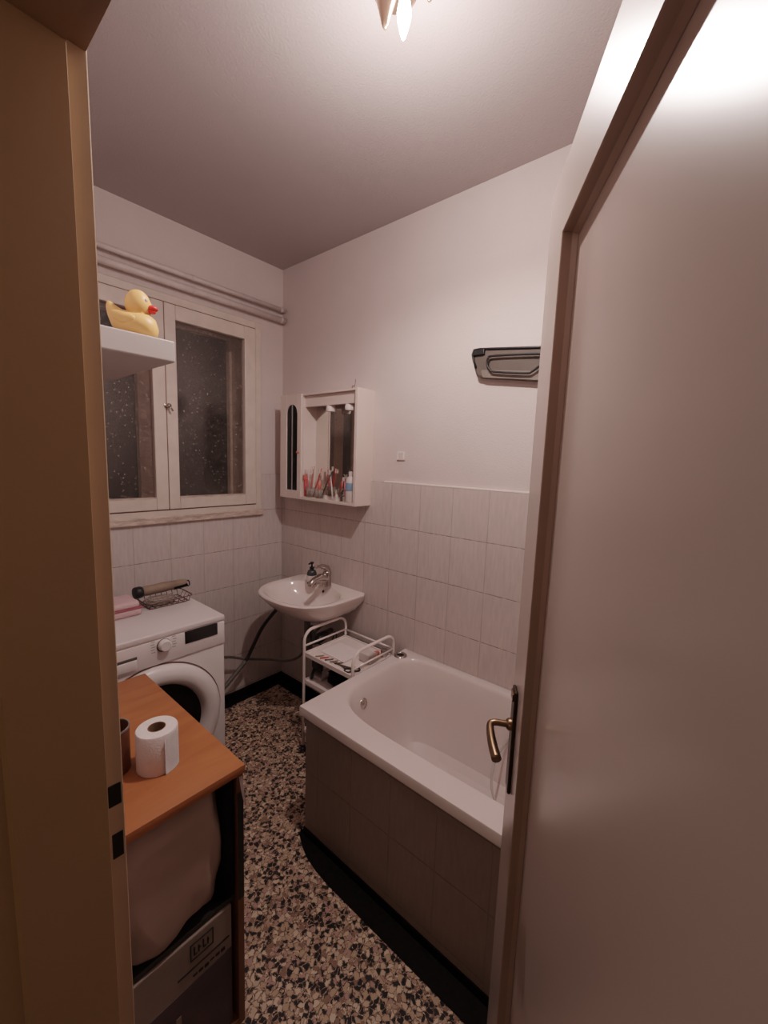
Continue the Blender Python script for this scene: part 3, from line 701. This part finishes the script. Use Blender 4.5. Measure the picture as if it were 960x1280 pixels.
# shower hose dropping into the tub
bm = new(); tube(bm, smoothpath([(1.60, .40, .80), (1.565, .50, .56), (1.542, .582, .398), (1.49, .602, .35), (1.44, .596, .32), (1.40, .580, .285), (1.36, .546, .270), (1.33, .49, .262), (1.30, .40, .25), (1.25, .30, .215), (1.20, .22, .19)], 8), .0045, 10)
tag(done('shower_hose', bm, 'hose_white', None, smooth=True), 'thin white shower hose lying in the bathtub beside the door handle', 'hose')

# sink -------------------------------------------------------------------------------------
sk = thing('sink', 'white rounded ceramic wash basin on the tiled corner wall', 'sink', (1.45, 1.727, .6))
SC = (1.42, 1.727); SZ = .79
def dshape(dep, hw, z, N=96, back=XR-.001, p=2.5, straight=.16):
    out = []
    for k in range(N):
        a = 2*pi*k/N; dx, dy = cos(a), sin(a)
        # region: x<=back ; |y|<=hw ; superellipse for x< back-straight
        t = 1e9
        if dx > 1e-6: t = (back-SC[0])/dx
        lo, hi = 0, 1.0
        def inside(s):
            x = SC[0]+dx*s; y = dy*s
            if x > back: return False
            e = max(0, (back-straight) - x)/max(.01, dep-straight)
            return e**p + (abs(y)/hw)**p <= 1
        for _ in range(30):
            m_ = (lo+hi)/2
            if inside(m_): lo = m_
            else: hi = m_
        out.append((SC[0]+dx*lo, SC[1]+dy*lo, z))
    return out
def ell(cx_, cy_, rx, ry, z, N=96, p=2.2):
    out = []
    for k in range(N):
        a = 2*pi*k/N; dx, dy = cos(a), sin(a)
        r_ = ((abs(dx)/rx)**p + (abs(dy)/ry)**p)**(-1/p)
        out.append((cx_+dx*r_, cy_+dy*r_, z))
    return out
rings = [dshape(.20, .10, .635), dshape(.27, .155, .65), dshape(.335, .205, .685), dshape(.375, .235, .72), dshape(.405, .256, .752), dshape(.422, .268, .772), dshape(.426, .271, .783), dshape(.422, .268, .789), dshape(.412, .262, .790),
         ell(1.392, 1.727, .175, .235, .786), ell(1.394, 1.727, .168, .226, .779), ell(1.40, 1.727, .158, .212, .755), ell(1.41, 1.727, .140, .180, .715), ell(1.42, 1.727, .105, .13, .682), ell(1.43, 1.727, .05, .06, .668), ell(1.43, 1.727, .02, .02, .666)]
bm = new(); loft(bm, rings, True, True); done('basin', bm, 'ceramic', sk, sharp=38)
bm = new(); lathe(bm, [(0, .003), (.017, .003), (.020, .0)], 24, Matrix.Translation((1.43, 1.727, .667))); done('drain', bm, 'chrome', sk, smooth=True)
bm = new(); lathe(bm, [(0, .002), (.007, .002), (.009, 0)], 20, axis_T((1.545, 1.727, .755), (-1, 0, .35))); done('overflow_hole', bm, 'black_hole', sk)
# siphon
sp = thing('drain_trap', 'grey drain trap beneath the sink basin', 'drain trap', (1.45, 1.727, .4))
bm = new(); tube(bm, [(1.43, 1.727, .634), (1.43, 1.727, .50)], .017, 16); lathe(bm, [(0, 0), (.028, 0), (.031, .01), (.031, .09), (.02, .10), (.0, .10)], 24, Matrix.Translation((1.43, 1.727, .42)))
done('trap_body', bm, 'hose_grey', sp, smooth=True)
bm = new(); tube(bm, smoothpath([(1.455, 1.727, .50), (1.52, 1.727, .50), (1.58, 1.727, .50), (1.6175, 1.727, .50)], 4), .015, 14); done('waste_pipe', bm, 'hose_grey', sp, smooth=True)

# tap
tp = thing('mixer_tap', 'chrome single-lever mixer tap at the back of the sink', 'tap', (1.555, 1.70, .79))
tx, ty = 1.553, 1.705
bm = new(); lathe(bm, [(0, 0), (.026, 0), (.027, .004), (.024, .012), (.023, .06), (.024, .085), (.020, .092), (0, .094)], 32, Matrix.Translation((tx, ty, .789))); done('tap_body', bm, 'chrome', tp, smooth=True)
bm = new(); tube(bm, smoothpath([(tx-.005, ty, .842), (tx-.05, ty, .852), (tx-.095, ty, .843), (tx-.118, ty, .828), (tx-.122, ty, .815)], 6), [.021]*8+[.017]*17, 18); done('spout', bm, 'chrome', tp, smooth=True)
bm = new(); tube(bm, smoothpath([(tx+.004, ty, .882), (tx-.01, ty, .902), (tx-.05, ty, .915), (tx-.088, ty, .916)], 6), [.018]*6+[.014]*6+[.009]*7, 16); done('lever', bm, 'chrome', tp, smooth=True)
# soap bottle
sb = thing('soap_dispenser', 'dark soap pump bottle beside the sink tap', 'soap dispenser', (1.53, 1.815, .79))
bx_, by_ = 1.520, 1.800
bm = new(); lathe(bm, [(0, 0), (.026, 0), (.028, .006), (.028, .066), (.022, .080), (.011, .086), (.011, .092), (0, .092)], 28, Matrix.Translation((bx_, by_, .7895))); done('bottle', bm, 'soap', sb, sharp=50)
bm = new(); lathe(bm, [(.0285, .018), (.0288, .02), (.0288, .052), (.0285, .054)], 28, Matrix.Translation((bx_, by_, .7895))); done('bottle_label', bm, 'white_plastic', sb, smooth=True)
bm = new(); lathe(bm, [(0, .088), (.013, .088), (.013, .100), (.005, .102), (.005, .120), (.011, .121), (.011, .129), (0, .130)], 20, Matrix.Translation((bx_, by_, .7895))); tube(bm, [(bx_, by_, .915), (bx_-.030, by_-.01, .914)], .0045, 8); done('pump', bm, 'black_plastic', sb, sharp=40)

# trolley -----------------------------------------------------------------------------------
tl = thing('shelf_trolley', 'white tubular shelf trolley squeezed between sink and bathtub', 'trolley', (1.4, 1.38, 0))
tx0, tx1, ny, fy, tz = 1.262, 1.552, 1.205, 1.545, .658
def hoop(y, name):
    r = .055; pts = [(tx0, y, .03)]
    pts += [(tx0, y, .35), (tx0, y, .52), (tx0, y, tz-r)]
    for k in range(1, 7): a = pi - k*pi/12; pts.append((tx0+r+r*cos(a), y, tz-r+r*sin(a)))
    pts.append(((tx0+tx1)/2, y, tz))
    for k in range(0, 7): a = pi/2 - k*pi/12; pts.append((tx1-r+r*cos(a), y, tz-r+r*sin(a)))
    pts += [(tx1, y, .52), (tx1, y, .35), (tx1, y, .03)]
    bm = new(); tube(bm, pts, .0075, 14); done('end_hoop', bm, 'enamel', tl, smooth=True)
hoop(ny, 'n'); hoop(fy, 'f')
for sz in (.540, .395, .130):
    bm = new()
    box(bm, (tx0+.002, ny+.004, sz-.004), (tx1-.002, fy-.004, sz), .001, 1)
    for (a, b) in (((tx0, ny, sz-.013), (tx0+.006, fy, sz+.009)), ((tx1-.006, ny, sz-.013), (tx1, fy, sz+.009)), ((tx0, fy-.006, sz-.013), (tx1, fy, sz+.009)), ((tx0, ny, sz-.013), (tx1, ny+.006, sz+.009))):
        box(bm, a, b, .001, 1)
    done('tray', bm, 'enamel', tl)
bm = new()
tube(bm, [(tx0, fy, .580), (tx1, fy, .580)], .005, 10); tube(bm, [(tx1, ny, .580), (tx1, fy, .580)], .005, 10); tube(bm, [(tx0, ny, .580), (tx1, ny, .580)], .005, 10)
done('guard_rail', bm, 'enamel', tl, smooth=True)
for x in (tx0, tx1):
    for y in (ny, fy):
        bm = new(); lathe(bm, [(0, -.012), (.014, -.010), (.017, 0), (.014, .010), (0, .012)], 18, Matrix.Translation((x, y, .0175)) @ Matrix.Rotation(pi/2, 4, 'X')); tube(bm, [(x, y, .025), (x, y, .045)], .009, 12); done('caster', bm, 'black_plastic', tl, smooth=True)
# on the top tray
Z0 = .5415
bm = new(); box(bm, (1.33, 1.33, Z0), (1.47, 1.50, Z0+.004), .001, 1, T=None)
tag(done('folded_paper', bm, 'paper'), 'thin white folded sheet lying on the top tray of the trolley', 'paper')
sc = thing('scissors', 'small black-handled scissors on the top tray of the trolley', 'scissors', (1.31, 1.28, Z0))
def torus(bm, c, r0, r1, n=20, m=8, sx=1):
    tube(bm, [(c[0]+r0*cos(2*pi*k/n)*sx, c[1]+r0*sin(2*pi*k/n), c[2]) for k in range(n)], r1, m, closed=True)
bm = new(); torus(bm, (1.290, 1.262, Z0+.0045), .017, .0035); done('handle', bm, 'black_plastic', sc, smooth=True)
bm = new(); torus(bm, (1.322, 1.240, Z0+.0045), .017, .0035); done('handle', bm, 'black_plastic', sc, smooth=True)
bm = new(); tube(bm, [(1.292, 1.279, Z0+.004), (1.300, 1.32, Z0+.004), (1.306, 1.375, Z0+.004)], [.004, .0035, .001], 6); done('blade', bm, 'dark_chrome', sc)
bm = new(); tube(bm, [(1.316, 1.256, Z0+.004), (1.300, 1.32, Z0+.0045), (1.294, 1.375, Z0+.004)], [.004, .0035, .001], 6); done('blade', bm, 'dark_chrome', sc)
cols = ['tan', 'red_plastic', 'dark_chrome', 'tan', 'wire']
labs = ['tan cosmetic pencil nearest the far corner of the trolley tray', 'red cosmetic pencil on the front edge of the trolley tray', 'metal nail file on the front edge of the trolley tray', 'short tan stick beside the scissors on the trolley tray', 'brown hairpin lying by the scissors on the trolley tray']
nm = ['cosmetic_pencil', 'cosmetic_pencil', 'nail_file', 'wooden_stick', 'hairpin']
for i in range(5):
    y = 1.475 - i*.030; bm = new(); tube(bm, [(1.275+.004*i, y, Z0+.0035), (1.310+.003*i, y-.022, Z0+.0035), (1.314+.003*i, y-.024, Z0+.0035)], [.0032, .0032, .001], 8)
    tag(done(nm[i], bm, cols[i], None, smooth=True), labs[i], nm[i].replace('_', ' '))
rb = thing('tissue_pack', 'small white packet with a red patch beside the trolley hoop', 'tissue pack', (1.48, 1.28, Z0))
bm = new(); box(bm, (1.40, 1.225, Z0), (1.455, 1.30, Z0+.045), .006, 3); done('packet', bm, 'white_plastic', rb, smooth=True)
bm = new(); lump(bm, (1.487, 1.262, Z0+.014), (.018, .015, .014), .2, 2, 3, 4, Z0); tag(done('bath_sponge', bm, 'coral_plastic', None, smooth=True), 'little dark red sponge on the trolley tray near the bathtub corner', 'sponge')
jar = thing('cream_jar', 'small silver-lidded cream jar on the trolley tray by the wall', 'jar', (1.515, 1.25, Z0))
bm = new(); lathe(bm, [(0, 0), (.016, 0), (.017, .003), (.017, .022), (0, .022)], 24, Matrix.Translation((1.522, 1.240, Z0))); done('jar_body', bm, 'white_plastic', jar, sharp=40)
bm = new(); lathe(bm, [(.0175, .022), (.018, .023), (.018, .033), (.016, .035), (0, .035)], 24, Matrix.Translation((1.522, 1.240, Z0))); done('lid', bm, 'chrome', jar, sharp=40)
# on the second tray
bm = new(); lump(bm, (1.398, 1.335, .450), (.112, .106, .055), .25, 2.4, 4, 9, .397)
tag(done('black_bag', bm, 'black_cloth', None, smooth=True), 'soft black bag stuffed on the middle tray of the trolley', 'bag')
bm = new(); box(bm, (1.310, 1.470, .397), (1.365, 1.525, .415), .004, 2); tag(done('soap_bar', bm, 'white_plastic'), 'white soap bar at the far corner of the middle trolley tray', 'soap')
hb = thing('hair_brush', 'black bristled hair brush standing behind the front leg of the trolley', 'hair brush', (1.30, 1.45, .397))
bm = new(); box(bm, (1.285, 1.440, .470), (1.299, 1.515, .520), .005, 3); done('brush_head', bm, 'black_plastic', hb, smooth=True)
bm = new()
for i in range(5):
    for j in range(3):
        y = 1.450+i*.014; x = 1.288+j*.004; tube(bm, [(x, y, .472), (x-.002, y-.002, .436)], [.002, .0006], 5)
done('bristles', bm, 'black_plastic', hb)
bm = new(); tube(bm, [(1.292, 1.50, .472), (1.292, 1.512, .44), (1.290, 1.520, .405)], [.006, .007, .008], 10); done('handle', bm, 'black_plastic', hb, smooth=True)
# straps hanging behind the trolley from the far hoop
hc = thing('hair_dryer', 'black hair dryer hanging behind the far hoop of the trolley', 'hair dryer', (1.36, 1.60, .6))
bm = new(); tube(bm, smoothpath([(1.335, 1.575, .655), (1.34, 1.58, .60), (1.355, 1.585, .565), (1.39, 1.585, .56)], 6), [.010]*6+[.014]*6+[.020]*7, 14); done('handle', bm, 'black_plastic', hc, smooth=True)
bm = new(); tube(bm, [(1.375, 1.585, .56), (1.40, 1.585, .565), (1.43, 1.585, .57), (1.45, 1.585, .572)], [.022, .026, .024, .018], 18); done('barrel', bm, 'black_plastic', hc, smooth=True)
bm = new(); tube(bm, smoothpath([(1.335, 1.575, .65), (1.345, 1.572, .60), (1.40, 1.575, .53), (1.47, 1.575, .52), (1.50, 1.575, .57), (1.515, 1.58, .53), (1.50, 1.60, .46)], 6), .0035, 8); done('cord', bm, 'black_plastic', hc, smooth=True)

# mirror cabinet ------------------------------------------------------------------------------
mx0, mz0, mz1 = 1.500, 1.277, 1.870
yl, ym, yr = 2.078, 1.886, 1.449
mc = thing('mirror_cabinet', 'white mirror cabinet with open niche hanging above the sink', 'mirror cabinet', (1.56, 1.76, mz0))
bm = new(); box(bm, (mx0+.016, ym+.001, mz0), (XR+.012, yl, mz1), .001, 1); done('side_compartment', bm, 'cabinet_white', mc)
bm = new()
# compartment door with arched opening for dark glass
ay0, ay1, az0, az1 = 1.922, 2.018, 1.325, 1.815
box(bm, (mx0, ym, mz0), (mx0+.015, ay0, mz1), .002, 1); box(bm, (mx0, ay1, mz0), (mx0+.015, yl+.002, mz1), .002, 1); box(bm, (mx0, ay0, mz0), (mx0+.015, ay1, az0))
# top piece with arch
ra = (ay1-ay0)/2; yc = (ay0+ay1)/2
poly = [(ay0, mz1), (ay0, az1-ra)] + [(yc-ra*cos(k*pi/16), az1-ra+ra*sin(k*pi/16)) for k in range(1, 16)] + [(ay1, az1-ra), (ay1, mz1)]
prism(bm, poly, 'x', mx0, mx0+.015)
cd = done('compartment_door', bm, 'cabinet_white', mc)
bm = new(); box(bm, (mx0+.005, ay0-.003, az0-.003), (mx0+.009, ay1+.003, az1+.002)); done('dark_glass', bm, 'black_gloss', cd)
bm = new(); box(bm, (mx0+.001, yc-.003, az0), (mx0+.005, yc+.003, az1)); done('glass_strip', bm, 'appliance_grey', cd)  # narrow grey strip up the middle of the glass
bm = new(); lathe(bm, [(0, .016), (.006, .014), (.007, .010), (.004, .005), (.006, 0)], 14, axis_T((mx0, ym+.020, 1.545), (-1, 0, 0))); done('knob', bm, 'coral_plastic', cd, smooth=True)
bm = new(); box(bm, (mx0, yr, mz0), (XR+.012, yr+.018, mz1), .001, 1); done('side_panel', bm, 'cabinet_white', mc)
bm = new(); box(bm, (mx0, yr+.018, mz0), (XR+.012, ym, mz0+.016), .001, 1); done('bottom_shelf', bm, 'cabinet_white', mc)
bm = new(); box(bm, (mx0+.012, yr+.018, mz1-.010), (XR+.012, ym, mz1), .001, 1); done('top_board', bm, 'cabinet_white', mc)
bm = new(); box(bm, (mx0+.030, yr+.018, mz1-.070), (mx0+.052, ym, mz1-.010), .001, 1); cp = done('light_canopy', bm, 'cabinet_white', mc)
bm = new(); box(bm, (XR-.006, yr+.018, mz0+.016), (XR-.002, ym, mz1-.010)); done('mirror', bm, 'mirror', mc)
for y in (1.555, 1.70):
    bm = new(); lathe(bm, [(.010, .0), (.024, -.004), (.028, -.022), (.024, -.036), (0, -.036)], 28, Matrix.Translation((mx0+.055, y, mz1-.066))); done('spotlight', bm, 'ceramic', cp, sharp=50)
# nail and wire loop above it
nl = thing('wall_hook', 'tiny bent wire hook on the wall above the mirror cabinet', 'hook', (XR, 1.585, 1.9))
bm = new(); tube(bm, smoothpath([(XR+.012, 1.600, 1.905), (XR-.004, 1.600, 1.905), (XR-.006, 1.600, 1.885), (XR-.003, 1.604, 1.872)], 4), .0016, 6); tube(bm, [(XR+.011, 1.597, 1.905), (XR+.006, 1.588, 1.925), (XR+.009, 1.592, 1.942)], .0013, 6); done('hook_wire', bm, 'wire', nl)
# items on the niche shelf
SZ0 = mz0+.0165
cup = thing('toothbrush_cup', 'clear cup of toothbrushes at the left of the mirror cabinet niche', 'cup', (1.53, 1.84, SZ0))
bm = new(); lathe(bm, [(0, 0), (.026, 0), (.030, .055), (.0285, .055), (.025, .003), (0, .003)], 28, Matrix.Translation((1.535, 1.835, SZ0))); done('cup_body', bm, 'clear', cup, smooth=True)
def brush(base, tip, colr, label, group=None):
    b = thing('toothbrush', label, 'toothbrush', base)
    a_, t_ = Vector(base), Vector(tip); d_ = (t_-a_)
    bm = new(); tube(bm, [a_, a_+d_*.5, a_+d_*.8, t_], [.0042, .0042, .0028, .0035], 8); done('handle', bm, colr, b, smooth=True)
    bm = new(); s_ = a_+d_*.84; box(bm, (s_.x-.012, s_.y-.004, s_.z), (s_.x-.002, s_.y+.004, t_.z)); done('bristles', bm, 'white_plastic', b)
brush((1.535, 1.850, SZ0+.004), (1.530, 1.868, SZ0+.155), 'pink_plastic', 'pink toothbrush leaning left in the clear cup')
brush((1.538, 1.842, SZ0+.004), (1.545, 1.820, SZ0+.175), 'tan', 'brown toothbrush upright in the clear cup')
brush((1.530, 1.832, SZ0+.004), (1.520, 1.800, SZ0+.160), 'coral_plastic', 'coral toothbrush leaning right in the clear cup')
brush((1.545, 1.826, SZ0+.004), (1.560, 1.775, SZ0+.165), 'red_plastic', 'red toothbrush leaning furthest right in the clear cup')
rz = thing('razor', 'red razor with dark head standing by the niche side panel', 'razor', (1.52, 1.872, SZ0))
bm = new(); tube(bm, [(1.520, 1.866, SZ0+.002), (1.520, 1.868, SZ0+.10)], [.006, .008], 10); done('handle', bm, 'red_plastic', rz, smooth=True)
bm = new(); box(bm, (1.508, 1.8605, SZ0+.098), (1.532, 1.8755, SZ0+.125), .003, 2); done('razor_head', bm, 'coral_plastic', rz)
gl = thing('glass_tumbler', 'small glass tumbler holding an orange brush in the niche', 'glass', (1.53, 1.765, SZ0))
bm = new(); lathe(bm, [(0, 0), (.022, 0), (.025, .050), (.0235, .050), (.021, .003), (0, .003)], 28, Matrix.Translation((1.528, 1.755, SZ0))); done('glass_body', bm, 'clear', gl, smooth=True)
ob = thing('shaving_brush', 'orange brush standing in the glass tumbler', 'brush', (1.53, 1.755, SZ0))
bm = new(); tube(bm, [(1.530, 1.762, SZ0+.004), (1.528, 1.755, SZ0+.06), (1.526, 1.748, SZ0+.095)], [.008, .011, .007], 12); done('handle', bm, 'coral_plastic', ob, smooth=True)
brush((1.535, 1.745, SZ0+.004), (1.540, 1.665, SZ0+.160), 'dark_chrome', 'thin grey toothbrush leaning right out of the tumbler')
brush((1.525, 1.640, SZ0+.002), (1.560, 1.700, SZ0+.135), 'white_plastic', 'white toothbrush leaning against the niche mirror')
brush((1.548, 1.565, SZ0+.002), (1.570, 1.600, SZ0+.125), 'pink_plastic', 'pink toothbrush leaning beside the pale bottle')
bt = thing('lotion_bottle', 'pale lotion bottle with blue label at the right of the niche', 'bottle', (1.53, 1.52, SZ0))
bm = new(); lathe(bm, [(0, 0), (.026, 0), (.028, .006), (.027, .075), (.026, .110), (.018, .128), (.010, .134), (.010, .146), (0, .146)], 28, Matrix.Translation((1.533, 1.515, SZ0))); done('bottle_body', bm, 'white_plastic', bt, smooth=True)
bm = new(); lathe(bm, [(.0283, .060), (.0287, .062), (.0278, .098), (.0272, .100)], 28, Matrix.Translation((1.533, 1.515, SZ0))); done('bottle_label', bm, 'blue_plastic', bt, smooth=True)
bm = new(); lathe(bm, [(0, .132), (.012, .132), (.012, .158), (0, .160)], 20, Matrix.Translation((1.533, 1.515, SZ0))); done('cap', bm, 'white_plastic', bt, sharp=40)
tbp = thing('toothpaste_tube', 'blue and white toothpaste tube standing behind the pale lotion bottle', 'toothpaste', (1.58, 1.492, SZ0))
bm = new(); loft(bm, [[(1.585+.014*cos(a), 1.492+.014*sin(a), SZ0+.012) for a in [2*pi*k/20 for k in range(20)]], [(1.585+.017*cos(a), 1.492+.014*sin(a), SZ0+.06) for a in [2*pi*k/20 for k in range(20)]], [(1.585+.020*cos(a), 1.492+.002*sin(a), SZ0+.155) for a in [2*pi*k/20 for k in range(20)]]], True, True); done('tube_body', bm, 'blue_plastic', tbp, smooth=True)
bm = new(); lathe(bm, [(0, 0), (.012, 0), (.011, .013), (0, .013)], 18, Matrix.Translation((1.585, 1.492, SZ0))); done('cap', bm, 'white_plastic', tbp, sharp=40)
for (x, y, r, h, m_, lb) in ((1.518, 1.690, .011, .022, 'white_plastic', 'tiny white pot at the middle of the niche shelf'), (1.515, 1.600, .009, .034, 'white_plastic', 'little white vial standing before the niche mirror'), (1.515, 1.565, .008, .026, 'dark_chrome', 'tiny dark vial next to the pale lotion bottle')):
    bm = new(); lathe(bm, [(0, 0), (r, 0), (r, h*.8), (r*.7, h*.86), (r*.7, h), (0, h)], 18, Matrix.Translation((x, y, SZ0))); tag(done('cosmetic_pot', bm, m_, None, sharp=40), lb, 'pot')

# socket on wall ---------------------------------------------------------------------------------
so = thing('wall_socket', 'small white wall socket right of the mirror cabinet', 'socket', (XR+.012, 1.262, 1.541))
bm = new(); box(bm, (XR+.004, 1.238, 1.520), (XR+.0125, 1.287, 1.562), .003, 2); sp_ = done('cover_plate', bm, 'plaster', so)
for y in (1.240, 1.277):
    bm = new(); box(bm, (XR+.001, y, 1.522), (XR+.005, y+.006, 1.560), .001, 1); done('side_rib', bm, 'highlight_rib_white', sp_)

# wall rack upper right ----------------------------------------------------------------------------
rk = thing('towel_rack', 'dark framed grey towel rack high on the wall beside the door', 'towel rack', (XR+.012, .6, 1.9))
yA, yB_ = .885, .42
def RP(u, v, o=0):     # u 0..1 along the rack from its left end, v 0..1 from bottom to top, o = distance from the wall
    y = (.862 + .023*v)*(1-u) + yB_*u
    zt = CH + .470 + (-.052)*u; zb = CH + .350 + (-.058)*u
    return Vector((XR+.012-o, y, zb+(zt-zb)*v))
def rrk(u0, u1, v0, v1, o, r=.12, n=5):
    out = []; au = r*.22
    for cu, cv, a0 in ((u1-au, v1-r, 0), (u0+au, v1-r, pi/2), (u0+au*1.4, v0+r*1.4, pi), (u1-au, v0+r, 3*pi/2)):
        for k in range(n+1): a = a0+k*pi/2/n; out.append(RP(cu+au*cos(a), cv+r*sin(a), o))
    return out
bm = new(); loft(bm, [rrk(0, 1, 0, 1, .0), rrk(0, 1, 0, 1, .030), rrk(.012, .99, .06, .94, .034)], True, True); done('back_plate', bm, 'rack_grey', rk)
bm = new(); loft(bm, [rrk(.07, 1, .02, .30, .036, .06), rrk(.07, 1, .02, .30, .0345, .06)], True, True); done('front_lip', bm, 'rack_light', rk)
bm = new()
tube(bm, [RP(.02, .35, .036), RP(.004, .60, .036), RP(.0, .82, .036), RP(.02, .97, .036), RP(.08, 1.0, .036), RP(.5, 1.0, .036), RP(1, 1.0, .036)], .0048, 10)
done('rim_tube', bm, 'black_plastic', rk, smooth=True)
bm = new(); tube(bm, smoothpath([RP(1, .76, .05), RP(.6, .78, .05), RP(.22, .74, .05), RP(.165, .66, .05), RP(.15, .45, .05), RP(.175, .28, .05), RP(.22, .22, .05), RP(.5, .20, .05), RP(.56, .26, .05), RP(.63, .44, .05), RP(.70, .50, .05)], 5), .0042, 10); done('wire_loop', bm, 'black_plastic', rk, smooth=True)
bm = new(); p0 = RP(.06, .88, .045); box(bm, (p0.x, p0.y-.03, p0.z-.012), (p0.x+.02, p0.y+.022, p0.z+.010), .003, 2); done('clamp', bm, 'black_plastic', rk)
bm = new(); p0 = RP(.66, .50, .050); box(bm, (p0.x, p0.y-.03, p0.z-.018), (p0.x+.03, p0.y+.012, p0.z+.016), .003, 2); done('clamp', bm, 'black_plastic', rk)

# ceiling lamp --------------------------------------------------------------------------------------
lp = thing('ceiling_lamp', 'small metal spotlight lamp with glowing bulb on the ceiling', 'ceiling lamp', (.86, .74, HC))
bm = new(); lathe(bm, [(0, 0), (.055, 0), (.055, -.015), (.045, -.024), (0, -.024)], 36, Matrix.Translation((.86, .74, HC))); done('ceiling_plate', bm, 'shade', lp, sharp=40)
tip = Vector((.842, .696, CH+.972))
def downcone(apex, r, h, parent):
    return [(0, 0), (.004, .001), (.007, .006), (.009, .012), (r*.55, h*.45), (r*.85, h*.78), (r, h), (r-.002, h), (r*.5, h*.5), (0, h*.45)]
for (bx0, by0, az, r_, h_) in ((.815, .730, .996, .030, .085), (.884, .656, 1.061, .024, .055)):
    bm = new(); lathe(bm, downcone(None, r_, h_, None), 32, Matrix.Translation((bx0, by0, CH+az))); done('lamp_shade', bm, 'shade', lp, smooth=True)
    bm = new(); tube(bm, smoothpath([(.86, .74, HC-.02), ((.86+bx0)/2, (.74+by0)/2, HC-.03), (bx0, by0, HC-.03), (bx0, by0, CH+az+h_*.5)], 4), .005, 8); done('arm', bm, 'chrome', lp, smooth=True)
bm = new(); lathe(bm, [(0, 0), (.004, .004), (.009, .018), (.015, .040), (.017, .056), (.014, .075), (.010, .09), (0, .09)], 24, Matrix.Translation(tip)); done('bulb', bm, 'bulb', lp, smooth=True)
bm = new(); lathe(bm, [(0, .088), (.012, .088), (.013, .135), (0, .135)], 20, Matrix.Translation(tip)); done('bulb_socket', bm, 'chrome', lp, smooth=True)

# ------------------------------------------------------------------ lights
def plight(name, loc, power, col, r):
    l = bpy.data.lights.new(name, 'POINT'); l.energy = power; l.color = col; l.shadow_soft_size = r
    o = bpy.data.objects.new(name, l); C.objects.link(o); o.location = loc; return o
bl = tip + Vector((.01, -.005, -.10))
plight('bulb_light', bl, 15.5, (1, .872, .842), .014)
sl = bpy.data.lights.new('bulb_downlight', 'SPOT'); sl.energy = 21; sl.color = (1, .872, .842); sl.shadow_soft_size = .014; sl.spot_size = radians(172); sl.spot_blend = .45
so_ = bpy.data.objects.new('bulb_downlight', sl); C.objects.link(so_); so_.location = bl
plight('hall_light', (-1.0, .15, 1.25), 3.6, (1, .76, .56), .12)
w = bpy.data.worlds.new('World'); bpy.context.scene.world = w; w.use_nodes = True
w.node_tree.nodes['Background'].inputs[0].default_value = (.9, .7, .6, 1); w.node_tree.nodes['Background'].inputs[1].default_value = .02

# ------------------------------------------------------------------ camera
yaw, pitch, roll, F = .874499, -.126397, .0352689, 514.06
f = Vector((sin(yaw)*cos(pitch), cos(yaw)*cos(pitch), sin(pitch))); r = Vector((cos(yaw), -sin(yaw), 0)); u = r.cross(f)
r2 = r*cos(roll) + u*sin(roll); u2 = -r*sin(roll) + u*cos(roll)
cam = bpy.data.cameras.new('camera'); cam.sensor_fit = 'VERTICAL'; cam.sensor_height = 32; cam.lens = F/1280*32; cam.clip_start = .01
co = bpy.data.objects.new('camera', cam); C.objects.link(co)
co.matrix_world = Matrix(((r2.x, u2.x, -f.x, 0), (r2.y, u2.y, -f.y, 0), (r2.z, u2.z, -f.z, CH), (0, 0, 0, 1)))
bpy.context.scene.camera = co
bpy.context.scene.view_settings.view_transform = 'Standard'
vs = bpy.context.scene.view_settings; vs.look = 'None'
vs.use_curve_mapping = True
cm = vs.curve_mapping; cm.white_level = (4, 4, 4)
cv = cm.curves[3]
cv.points[0].location = (0, 0); cv.points[1].location = (1, 1)
for p in ((.008, .028), (.03, .122), (.0625, .25), (.125, .43), (.25, .64), (.5, .86)): cv.points.new(*p)
cm.update()
